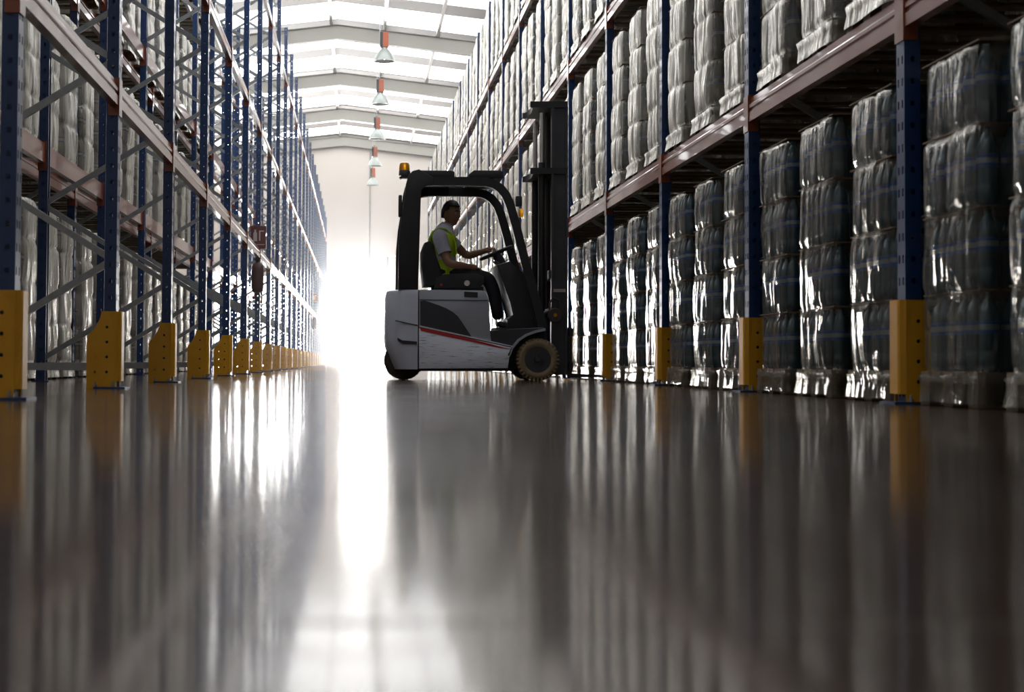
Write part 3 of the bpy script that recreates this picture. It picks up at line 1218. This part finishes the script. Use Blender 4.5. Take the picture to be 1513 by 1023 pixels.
# front chassis and footwell, cowl with dashboard
bm = bmesh.new()
add_prism(bm, [q2(726, 503), q2(798, 487), q2(808, 489), q2(812, 500), q2(812, 545), q2(752, 545), q2(752, 513)], 'Y', H0 + .20, H1 - .20, .008)
add_prism(bm, [q2(724, 489), q2(742, 487), q2(803, 484), q2(806, 488), q2(790, 490), q2(772, 498), q2(760, 510), q2(756, 515), q2(726, 508)], 'Y', H0 + .01, H1 - .01, .006)
part('front_chassis', bm, 'charcoal')
arch = [l3(752, 526), l3(757, 514), l3(766, 503), l3(778, 495), l3(792, 490), l3(806, 487)]
for yy in (H0 + .10, H1 - .10):
    bm = bmesh.new()
    add_sweep(bm, [Vector((p.x, yy, p.z)) for p in arch], rect(.012, .10))
    part('fender', bm, 'hood')
bm = bmesh.new()
add_prism(bm, [q2(736, 390), q2(743, 409), q2(758, 444), q2(763, 466), q2(752, 470), q2(752, 488), q2(801, 487), q2(800, 470), q2(788, 424), q2(781, 399), q2(766, 400), q2(757, 384)], 'Y', H0 + .16, H1 - .16, .015)
cowl = part('front_cowl', bm, 'blackplastic')
# steering column and wheel
bm = bmesh.new()
ym = FW / 2 - .05
c0 = l3(733, 374, ym)
ax = (l3(757, 363.5, ym) - l3(709, 383.5, ym))
ax.normalize()
nrm = Vector((-ax.z, 0, ax.x))
if nrm.z < 0:
    nrm = -nrm
ring = []
for i in range(28):
    a = 2 * math.pi * i / 28
    ring.append(c0 + ax * (.165 * math.cos(a)) + Vector((0, .165 * math.sin(a), 0)))
add_sweep(bm, ring, circ(.015, 8), up=nrm, closed=True)
for a in (0, 2.1, 4.2):
    add_cyl(bm, c0 - nrm * .02, c0 + ax * (.16 * math.cos(a)) + Vector((0, .16 * math.sin(a), 0)), .011, seg=6)
add_cyl(bm, c0 - nrm * .04, c0 + nrm * .005, .04, seg=12)
kn = c0 + ax * -.1 + Vector((0, -.12, 0))
sw = part('steering_wheel', bm, 'blackplastic')
bm = bmesh.new()
add_cyl(bm, c0 - nrm * .03, l3(762, 440, ym), .045, .09, seg=12)
part('steering_column', bm, 'blackplastic')
for xx, yy_, dyl in ((724, 384, .30), (728, 386, .25)):
    bm = bmesh.new()
    add_cyl(bm, l3(745, 408, dyl), l3(xx + 8, yy_ + 4, dyl), .008, seg=8)
    r_ = bmesh.ops.create_icosphere(bm, subdivisions=2, radius=.02, matrix=Matrix.Translation(l3(xx + 8, yy_ + 4, dyl)))
    part('control_lever', bm, 'blackplastic')
# seat
bm = bmesh.new()
sb = [q2(625, 424, .5), q2(622, 395, .5), q2(622, 372, .5), q2(626, 361, .5), q2(633, 358, .5), q2(639, 363, .5), q2(643, 380, .5), q2(652, 404, .5), q2(655, 424, .5)]
add_prism(bm, sb, 'Y', -.24, .24, .03)
seat = part('seat_back', bm, 'blackplastic')
bm = bmesh.new()
add_prism(bm, [q2(640, 428, .5), q2(642, 412, .5), q2(655, 407, .5), q2(700, 405, .5), q2(712, 410, .5), q2(714, 419, .5), q2(706, 428, .5)], 'Y', -.25, .25, .025)
part('seat_cushion', bm, 'blackplastic')
bm = bmesh.new()
add_box(bm, q2(640, 428, .5)[0], q2(712, 428, .5)[0], -.22, .22, q2(660, 432, .4)[1], q2(660, 424, .4)[1])
part('seat_base', bm, 'black')
bm = bmesh.new()
add_cyl(bm, l3(690, 418.5, .26), l3(690, 418.5, .30), .028, seg=16)
part('seat_knob', bm, 'chrome')
bm = bmesh.new()
add_cyl(bm, l3(652, 421, .26), l3(652, 421, .29), .014, seg=12)
part('belt_buckle', bm, 'red')
# overhead guard
gprof = rect(.032, .035)
for s_, dy in ((-1, .05), (1, FW - .05)):
    yy = H0 + dy
    bm = bmesh.new()
    add_prism(bm, [q2(588, 428), q2(589, 360), q2(592, 328), q2(597, 298), q2(600, 272), q2(603, 260), q2(609, 253), q2(619, 250), q2(640, 262), q2(640, 274.5), q2(627, 274.5), q2(621, 281), q2(618, 428)], 'Y', yy - .05, yy + .05, .008)
    part('rear_pillar', bm, 'black')
    path = [q2(614, 267), q2(650, 267.5), q2(690, 267.5), q2(718, 268.5), q2(730, 271.5), q2(740, 278), q2(748, 288), q2(754, 302), q2(762, 330), q2(776, 385), q2(790, 435), q2(804, 488)]
    bm = bmesh.new()
    add_sweep(bm, [Vector((x, yy, z)) for x, z in path], rect(.042, .036))
    part('front_pillar', bm, 'black')
for a, c in (((604, 251), (672, 262)), ((693, 251), (744, 263))):
    x0, z1 = q2(*a)
    x1, z0 = q2(*c)
    bm = bmesh.new()
    add_prism(bm, [(x0 + .02, z0), (x1, z0), (x1, z1 - .012), (x1 - .03, z1), (x0 + .05, z1), (x0, z1 - .04)], 'Y', H0 + .03, H1 - .03, .006)
    part('roof_panel', bm, 'black')
for px in (682,):
    for q in range(5):
        yy = H0 + .15 + q * (FW - .3) / 4
        x0, z0 = q2(672, 264)
        x1, z1 = q2(693, 260)
        bm = bmesh.new()
        add_box(bm, x0 - .01, x1 + .01, yy - .02, yy + .02, z0, z1)
        part('roof_bar', bm, 'black')
# beacon on its bracket
bp_ = l3(597.5, 262, .10)
bm = bmesh.new()
add_box(bm, bp_.x - .05, bp_.x + .08, bp_.y - .05, bp_.y + .05, bp_.z - .012, bp_.z + .0, .004)
add_prism(bm, [q2(591, 265, .1), q2(593, 257, .1), q2(606, 254, .1), q2(606, 262, .1), q2(598, 262, .1)], 'Y', bp_.y - .045, bp_.y + .045, .004)
part('beacon_bracket', bm, 'black')
bt = l3(597.5, 252.5, .10)
bm = bmesh.new()
add_lathe(bm, [(.055, -.045), (.052, 0.0), (.05, .003)], bt, seg=18)
part('beacon_base', bm, 'black')
bm = bmesh.new()
add_lathe(bm, [(.048, 0.0), (.052, .012), (.048, .055), (.040, .075), (.022, .085), (.004, .087)], bt, seg=18)
part('beacon_lens', bm, 'amber', label='amber beacon lens')
# mirrors and indicators on the front pillars, rear lamp
bm = bmesh.new()
p = l3(766, 298, .02)
add_box(bm, p.x - .03, p.x + .03, p.y - .06, p.y + .02, p.z - .05, p.z + .05, .012)
part('mirror', bm, 'blackplastic')
for x, y_, dy in ((769.5, 315, -.02), (758.5, 327, FW - .1)):
    p = l3(x, y_, dy)
    bm = bmesh.new()
    add_box(bm, p.x - .022, p.x + .022, p.y - .03, p.y + .03, p.z - .04, p.z + .04, .01)
    part('indicator', bm, 'amber')
bm = bmesh.new()
p = l3(594, 307, .05)
add_box(bm, p.x - .035, p.x + .0, p.y - .04, p.y + .04, p.z - .09, p.z + .12, .01)
part('rear_lamp', bm, 'blackplastic')
# wheels
def wheel(cx, cz, yc, r_, wd, name, mat, rim=True):
    t_ = []
    bm = bmesh.new()
    ri = r_ * .60
    add_lathe(bm, [(ri, -wd / 2 + .01), (ri + .02, -wd / 2), (r_ - .03, -wd / 2), (r_ - .010, -wd / 2 + .012), (r_, -wd / 2 + .03), (r_, wd / 2 - .03), (r_ - .01, wd / 2 - .012), (r_ - .03, wd / 2), (ri, wd / 2 - .01)], (cx, yc, cz), 'Y', 40)
    for i in range(32):
        a = 2 * math.pi * i / 32
        m4 = Matrix.Translation((cx, yc, cz)) @ Matrix.Rotation(a, 4, 'Y') @ Matrix.Translation((r_ - .012, 0, 0)) @ Matrix.Diagonal((.028, wd * .98, .014, 1))
        bmesh.ops.create_cube(bm, size=1, matrix=m4)
    w_ = part(name, bm, mat)
    bm = bmesh.new()
    add_lathe(bm, [(ri + .004, -wd / 2 + .008), (ri - .02, -wd / 2 + .03), (ri * .55, -wd / 2 + .05), (ri * .5, -wd / 2 + .015), (ri * .25, -wd / 2 + .01), (ri * .2, -wd / 2 - .005), (.01, -wd / 2 - .006)], (cx, yc, cz), 'Y', 24)
    for i in range(5):
        a = 2 * math.pi * i / 5
        add_cyl(bm, (cx + ri * .38 * math.cos(a), yc - wd / 2 - .005, cz + ri * .38 * math.sin(a)), (cx + ri * .38 * math.cos(a), yc - wd / 2 + .03, cz + ri * .38 * math.sin(a)), .012, seg=6)
    part('wheel_rim', bm, 'rim', w_)


wx = q2(795, 531)[0]
WR = .205
wheel(wx, WR + .001, H0 + .10, WR, .18, 'front_wheel', 'tyre')
wheel(wx, WR + .001, H1 - .10, WR, .18, 'front_wheel', 'tyre')
wx2 = q2(598, 531)[0]
wheel(wx2, .191, -.24, .19, .16, 'rear_wheel', 'rubber')
wheel(wx2, .191, -.06, .19, .16, 'rear_wheel', 'rubber')
# mast: two channels each side, cross members, lift cylinder, chains, carriage and forks
MYN = .20                                        # mast set in from the truck side
for s_ in (-1, 1):
    yy = H0 + MYN if s_ < 0 else H1 - MYN
    z1 = q2(825, 157, MYN)[1]
    x0, x1 = q2(814, 400, MYN)[0], q2(838, 400, MYN)[0]
    bm = bmesh.new()
    add_box(bm, x0, x1, yy - .012, yy + .012, .06, z1)
    add_box(bm, x0, x0 + .022, yy - .04, yy + .04, .06, z1)
    add_box(bm, x1 - .022, x1, yy - .04, yy + .04, .06, z1)
    part('outer_mast_rail', bm, 'steel')
    bm = bmesh.new()
    add_box(bm, x0 + .03, x1 - .03, yy - s_ * .03 - .03, yy - s_ * .03 + .03, .10, z1 - .02)
    part('inner_mast_rail', bm, 'black')
    bm = bmesh.new()
    xc = q2(801, 400, MYN)[0]
    add_cyl(bm, (xc, yy - s_ * .05, .12), (xc, yy - s_ * .05, z1 - .55), .034, seg=14)
    cyl = part('lift_cylinder', bm, 'black')
    bm = bmesh.new()
    add_cyl(bm, (xc, yy - s_ * .05, z1 - .55), (xc, yy - s_ * .05, z1 - .06), .022, seg=14)
    part('piston_rod', bm, 'chrome', cyl)
    bm = bmesh.new()
    xh = q2(808.5, 400, MYN)[0]
    add_cyl(bm, (xh, yy - s_ * .10, .3), (xh, yy - s_ * .10, z1 - .05), .012, seg=8)
    part('hydraulic_hose', bm, 'rubber')
for pyx, nm in ((155, 'top'), (253, 'mid')):
    xa, zc = q2(783, pyx, MYN)
    xb = q2(838, pyx, MYN)[0]
    bm = bmesh.new()
    add_prism(bm, [(xa, H0 + MYN - .03), (xb, H0 + MYN - .05), (xb, H1 - MYN + .05), (xa, H1 - MYN + .03), (xa + .03, H1 - MYN - .02), (xa + .05, 0), (xa + .03, H0 + MYN + .02)], 'Z', zc - .03, zc + .03)
    part('mast_cross_member', bm, 'black')
xa = q2(812, 400, MYN)[0]
for za_, zb_ in ((.12, .26), (1.0, 1.08)):
    bm = bmesh.new()
    add_box(bm, xa, xa + .10, H0 + MYN, H1 - MYN, za_, zb_)
    part('mast_tie', bm, 'black')
bm = bmesh.new()
p = l3(820, 466, MYN - .06)
add_lathe(bm, [(.03, -.03), (.066, -.03), (.07, -.02), (.055, 0), (.07, .02), (.066, .03), (.03, .03)], p, 'Y', 20)
pl = part('hose_pulley', bm, 'rubber')
bm = bmesh.new()
add_cyl(bm, (p.x, p.y - .04, p.z), (p.x, p.y + .04, p.z), .018, seg=10)
part('pulley_hub', bm, 'amber', pl)
bm = bmesh.new()
hp = [l3(812, 470, .14), l3(812, 448, .14), l3(817, 440, .14), l3(825, 443, .14), l3(829, 458, .14), l3(828, 470, .14)]
add_sweep(bm, hp, circ(.010, 8))
part('hose_loop', bm, 'rubber')
bm = bmesh.new()
x0, z0 = q2(817, 432, MYN)
x1, z1 = q2(835, 427.5, MYN)
add_box(bm, x0, x1, H0 + MYN - .043, H0 + MYN - .040, z0, z1)
part('warning_label', bm, 'signwhite')
for dyt in (.25, FW - .25):
    bm = bmesh.new()
    add_cyl(bm, l3(789, 470, dyt), l3(816, 458, dyt), .03, seg=10)
    part('tilt_cylinder', bm, 'steel')
# carriage lowered, forks straddling the rack column
xc = q2(839, 300, MYN)[0]
zc = .05
bm = bmesh.new()
add_box(bm, xc + .005, xc + .04, -.44, .44, zc + .04, zc + .13)
add_box(bm, xc + .005, xc + .04, -.44, .44, zc + .38, zc + .46)
for yy in (-.22, .22):
    add_box(bm, xc - .05, xc + .02, yy - .025, yy + .025, zc + .04, zc + .46)
car = part('fork_carriage', bm, 'black')
for yy in (.04, .38):
    bm = bmesh.new()
    add_prism(bm, [(xc + .04, zc - .02), (xc + .98, zc - .015), (xc + .99, zc - .008), (xc + .09, zc + .02), (xc + .085, zc + .48), (xc + .045, zc + .48)], 'Y', yy - .05, yy + .05)
    part('fork', bm, 'steel', car)
# pedals and floor mat
bm = bmesh.new()
a = l3(744, 486, .5)
add_box(bm, a.x - .10, a.x + .12, -.28, .28, a.z - .015, a.z + .005)
part('floor_mat', bm, 'rubber')

# ---------------------------------------------------------------- the driver
PYC = FY + .50
feet = P(740, 484, PYC)
person = thing('person', 'forklift driver in hi-vis vest over grey polo shirt, seated with hand on steering wheel', 'person', (feet.x, feet.y, feet.z))
PO = Vector(person.location)


def B(x, y, dy=0.0):
    return P(x, y, PYC + dy) - PO


def skin_mesh(name, joints, edges, mat, sub=2, parent=person, root=0):
    me = bpy.data.meshes.new(name)
    me.from_pydata([tuple(j[0]) for j in joints], edges, [])
    me.materials.append(M[mat])
    o = link(name, me, parent)
    md_ = o.modifiers.new('skin', 'SKIN')
    md_.use_smooth_shade = True
    for i, j in enumerate(joints):
        r_ = j[1]
        me.skin_vertices[0].data[i].radius = r_ if isinstance(r_, tuple) else (r_, r_)
        me.skin_vertices[0].data[i].use_root = (i == root)
    sb_ = o.modifiers.new('sub', 'SUBSURF')
    sb_.levels = sub
    sb_.render_levels = sub
    # bake the surface so that the object is plain geometry
    dg = bpy.context.evaluated_depsgraph_get()
    ev = o.evaluated_get(dg)
    baked = bpy.data.meshes.new_from_object(ev)
    o.modifiers.clear()
    o.data = baked
    if not baked.materials:
        baked.materials.append(M[mat])
    baked.polygons.foreach_set('use_smooth', [True] * len(baked.polygons))
    return o


SH = .185          # half shoulder width (along the viewing direction)
hip = B(655, 412)
pelvis = hip
chest = B(655, 366)
neckb = B(659, 343)
neckt = B(663, 332)
# near side is the driver's right (towards the camera: -y)
shN, shF = B(650, 350, -SH), B(658, 349, SH)
elN, elF = B(662, 390, -.27), B(690, 379, .24)
wrN, wrF = B(694, 394, -.16), B(716, 371, .12)
J, E = [], []


def jt(p, r_):
    J.append((Vector(p), r_))
    return len(J) - 1


def chain(*ids):
    for a, c in zip(ids, ids[1:]):
        E.append((a, c))


# continuous body: pelvis, torso, neck, arms, legs
j0 = jt(hip, (.13, .10))
j1 = jt(B(652, 392), (.125, .095))
j2 = jt(chest, (.135, .10))
j3 = jt(neckb, (.07, .07))
j4 = jt(neckt, (.055, .055))
j5 = jt(B(664, 326), (.052, .052))
chain(j0, j1, j2, j3, j4, j5)
for s_, sh, el, wr in ((-1, shN, elN, wrN), (1, shF, elF, wrF)):
    a = jt(sh, .062)
    b_ = jt(sh.lerp(el, .5), .052)
    c = jt(el, .044)
    d = jt(el.lerp(wr, .35), .043)
    e = jt(wr, .029)
    chain(j2, a, b_, c, d, e)
    # palm
    if s_ < 0:
        pd = (B(702, 396, -.14) - wr).normalized()
        f = jt(wr + pd * .045, (.036, .030))
        g = jt(wr + pd * .075, (.036, .028))
    else:
        pd = (B(724, 368.5, .09) - wr).normalized()
        f = jt(wr + pd * .045, (.034, .030))
        g = jt(wr + pd * .075, (.034, .028))
    chain(e, f, g)
knees = {}
for s_ in (-1, 1):
    hj = jt(hip + Vector((.03, s_ * .09, -.01)), .095)
    th = jt(B(690, 409, s_ * .11), .082)
    kn_ = jt(B(722, 411, s_ * .12), .062)
    ca = jt(B(731, 436, s_ * .115), .058)
    an = jt(B(736, 474, s_ * .11), .040)
    chain(j0, hj, th, kn_, ca, an)
    knees[s_] = (hj, th, kn_, ca, an)
body = skin_mesh('body', J, E, 'skin', 2)


def limb(name, pts, mat, parent=person, sub=2):
    return skin_mesh(name, pts, [(i, i + 1) for i in range(len(pts) - 1)], mat, sub, parent)


# fingers, closed on the wheel rim (far hand) and loosely curled (near hand)
for s_, sh, el, wr in ((-1, shN, elN, wrN), (1, shF, elF, wrF)):
    tgt = B(702, 396, -.14) if s_ < 0 else B(724, 368.5, .09)
    pd = (tgt - wr).normalized()
    side = Vector((0, 1, 0)) - pd * pd.y
    side.normalize()
    dn = pd.cross(side)
    if dn.z > 0:
        dn = -dn
    base = wr + pd * .075
    for q, (off, ln) in enumerate(((-.030, .036), (-.010, .042), (.011, .039), (.030, .032))):
        p0 = base + side * off - pd * .01
        p1 = p0 + pd * ln
        p2 = p1 + pd * (ln * .25) + dn * (ln * .75)
        p3 = p2 - pd * (ln * .45) + dn * (ln * .35)
        limb('finger', [(p0, .0105), (p1, .0095), (p2, .0088), (p3, .0078)], 'skin', body, 1)
    sg = 1 if s_ < 0 else -1
    p0 = wr + pd * .03 + side * (sg * .028)
    p1 = p0 + pd * .03 + side * (sg * .018) + dn * .012
    p2 = p1 + pd * .028 + dn * .016 - side * (sg * .008)
    limb('thumb', [(p0, .0125), (p1, .0105), (p2, .0088)], 'skin', body, 1)

# head: shaped ellipsoid facing along the truck, turned a little to the camera
hc = B(667, 315.5)
yaw = R(-38)
bm = bmesh.new()
bmesh.ops.create_uvsphere(bm, u_segments=32, v_segments=24, radius=1.0)
for v in bm.verts:
    x, y, z = v.co
    hx, hy, hz = x * .096, y * .078, z * .125
    if z < 0:                      # jaw narrows and comes forward
        k = -z
        hy *= 1 - .28 * k * k
        hx = hx * (1 - .20 * k) + .018 * k
    if x > .6 and abs(y) < .6:      # flatten the face
        hx -= (x - .6) * .030
    # nose
    dn_ = math.exp(-((y / .16) ** 2)) * (1 if x > 0 else 0)
    hx += .030 * dn_ * math.exp(-((z + .22) / .17) ** 2)
    hx += .010 * dn_ * math.exp(-((z - .0) / .14) ** 2)
    # eye sockets, brow, lips, chin
    for ys in (-.36, .36):
        hx -= .012 * math.exp(-(((y - ys) / .17) ** 2 + ((z - .03) / .10) ** 2)) * (1 if x > 0 else 0)
    hx += .006 * math.exp(-((z - .18) / .08) ** 2) * (1 if x > .3 else 0)
    if x > 0:
        hx += .008 * math.exp(-((z + .52) / .07) ** 2) * math.exp(-((y / .3) ** 2))
        hx += .012 * math.exp(-((z + .85) / .12) ** 2) * math.exp(-((y / .35) ** 2))
    v.co = (hx, hy, hz)
RZ = Matrix.Rotation(yaw, 4, 'Z') @ Matrix.Rotation(R(6), 4, 'Y')
T = Matrix.Translation(hc) @ RZ
bmesh.ops.transform(bm, matrix=T, verts=bm.verts[:])
# ears
for s_ in (-1, 1):
    m4 = T @ Matrix.Translation((-.008, s_ * .076, -.008)) @ Matrix.Rotation(s_ * R(-18), 4, 'Z') @ Matrix.Diagonal((.020, .009, .033, 1))
    bmesh.ops.create_uvsphere(bm, u_segments=12, v_segments=8, radius=1, matrix=m4)
head = part('head', bm, 'skin', person, True, None)
for s_ in (-1, 1):
    bm = bmesh.new()
    bmesh.ops.create_uvsphere(bm, u_segments=12, v_segments=8, radius=.0125, matrix=T @ Matrix.Translation((.074, s_ * .030, .004)))
    ey = part('eye', bm, 'eyewhite', head, True, None)
    bm = bmesh.new()
    bmesh.ops.create_uvsphere(bm, u_segments=10, v_segments=6, radius=.0066, matrix=T @ Matrix.Translation((.0815, s_ * .030, .004)))
    part('iris', bm, 'black', ey, True, None)
    bm = bmesh.new()
    add_sweep(bm, [T @ Vector((.088 - .012 * q * q / 4, s_ * (.014 + q * .014), .024 + (.004 if q == 1 else 0))) for q in range(3)], rect(.004, .004), up=(0, 0, 1))
    part('eyebrow', bm, 'hair', head)
bm = bmesh.new()
add_sweep(bm, [T @ Vector((.090 - .012 * abs(q) ** 1.5, q * .014, -.066)) for q in (-1.6, -.8, 0, .8, 1.6)], rect(.003, .003), up=(0, 0, 1))
part('mouth', bm, 'red', head)
# short hair cap
bm = bmesh.new()
bmesh.ops.create_uvsphere(bm, u_segments=32, v_segments=24, radius=1.0)
dele = []
for v in bm.verts:
    x, y, z = v.co
    line = .46 if x > .45 else (.46 - (.45 - x) * .80)
    line = max(line, -.42)
    if z < line:
        dele.append(v)
    bump_ = 1.075 + .02 * math.sin(x * 17 + y * 11) * math.cos(z * 13)
    v.co = (x * .098 * bump_ - .003, y * .081 * bump_, z * .128 * bump_)
bmesh.ops.delete(bm, geom=dele, context='VERTS')
bmesh.ops.transform(bm, matrix=T, verts=bm.verts[:])
bmesh.ops.solidify(bm, geom=bm.faces[:], thickness=.012)
part('hair', bm, 'hair', person, True, None)


def shell(name, rings, mat, parent=person, closed_ends=False):
    bm = bmesh.new()
    rr = [[bm.verts.new(p) for p in ring_] for ring_ in rings]
    n_ = len(rings[0])
    for a in range(len(rr) - 1):
        for i in range(n_):
            bm.faces.new((rr[a][i], rr[a][(i + 1) % n_], rr[a + 1][(i + 1) % n_], rr[a + 1][i]))
    if closed_ends:
        bm.faces.new(rr[0])
        bm.faces.new(rr[-1])
    return part(name, bm, mat, parent, True, 60)


def oval(c, rx, ry, tilt=0.0, n_=24, e=2.4):
    out_ = []
    for i in range(n_):
        a = 2 * math.pi * i / n_
        cx_, sx_ = math.cos(a), math.sin(a)
        x = rx * math.copysign(abs(cx_) ** (2 / e), cx_)
        y = ry * math.copysign(abs(sx_) ** (2 / e), sx_)
        out_.append(Vector((c.x + x, c.y + y, c.z + x * tilt)))
    return out_


tor = [(B(657, 416), .135, .185, -.1), (B(654, 400), .130, .180, -.1), (B(652, 382), .128, .182, -.1), (B(653, 366), .134, .195, -.1), (B(654, 354), .128, .215, -.12), (B(655, 346), .108, .195, -.2), (B(657, 340), .085, .13, -.3), (B(660, 334), .068, .075, -.4)]
shell('polo_shirt', [oval(*q) for q in tor], 'shirt')
vest = [(p, a + .012, c + .012, tl_) for p, a, c, tl_ in tor[:-2]]
vs_ = shell('safety_vest', [oval(*q) for q in vest], 'hivis', label if False else person)
for name_, pts_, rr_ in (('sleeve', (shN + Vector((0, .05, .01)), shN + Vector((0, -.01, -.01)), shN.lerp(elN, .62)), (.075, .076, .067)), ('sleeve', (shF + Vector((0, -.05, .01)), shF + Vector((0, .01, -.01)), shF.lerp(elF, .55)), (.075, .076, .066))):
    bm = bmesh.new()
    prof_r = []
    pts2, rad2 = [], []
    for i in range(len(pts_) - 1):
        for q in range(4):
            pts2.append(pts_[i].lerp(pts_[i + 1], q / 4))
            rad2.append(rr_[i] + (rr_[i + 1] - rr_[i]) * q / 4)
    pts2.append(pts_[-1])
    rad2.append(rr_[-1])
    rings_ = []
    for i, p in enumerate(pts2):
        t_ = (pts2[min(i + 1, len(pts2) - 1)] - pts2[max(0, i - 1)]).normalized()
        u_ = Vector((1, 0, 0)) - t_ * t_.x
        u_.normalize()
        w_ = t_.cross(u_)
        rings_.append([p + u_ * (rad2[i] * math.cos(2 * math.pi * q / 16)) + w_ * (rad2[i] * math.sin(2 * math.pi * q / 16)) for q in range(16)])
    shell(name_, rings_, 'shirt', person, False)
# vest arm hole edge, reflective bands
tb = [oval(B(652.2, 386), .1455, .200, -.1), oval(B(652.2, 379), .1455, .2005, -.1)]
shell('reflective_band', tb, 'reflect', vs_)
for s_ in (-1, 1):
    bm = bmesh.new()
    pth = [B(634, 382, s_ * .15), B(632, 366, s_ * .155), B(634, 353, s_ * .155), B(640, 343, s_ * .15), B(649, 337.5, s_ * .145), B(659, 338.5, s_ * .14), B(668, 347, s_ * .145), B(673, 360, s_ * .15), B(674, 376, s_ * .15)]
    add_sweep(bm, pth, rect(.007, .030), up=(0, 1, 0))
    part('shoulder_strap', bm, 'hivis', vs_)
# collar
bm = bmesh.new()
cc = oval(B(660.5, 336), .066, .070, -.35)
c2 = oval(B(661, 331), .058, .060, -.35)
shell('collar', [cc, c2], 'shirt')
bm = bmesh.new()
wpos = elF.lerp(wrF, .05)
# trousers
TJ, TE = [], []
TJ.append((hip + Vector((-.0, 0, .03)), (.15, .115)))
for s_ in (-1, 1):
    ids = []
    for q, r_ in zip(knees[s_], (.115, .098, .078, .070, .058)):
        TJ.append((J[q][0], r_))
        ids.append(len(TJ) - 1)
    TE += [(0, ids[0])] + list(zip(ids, ids[1:]))
skin_mesh('trousers', TJ, TE, 'trousers', 2)
for s_ in (-1, 1):
    f0 = B(735, 479, s_ * .11)
    f1 = B(744, 482, s_ * .115)
    f2 = B(756, 483, s_ * .12)
    limb('shoe', [(f0 + Vector((-.01, 0, .01)), .042), (f1, (.045, .036)), (f2, (.040, .028))], 'shoe', person, 2)
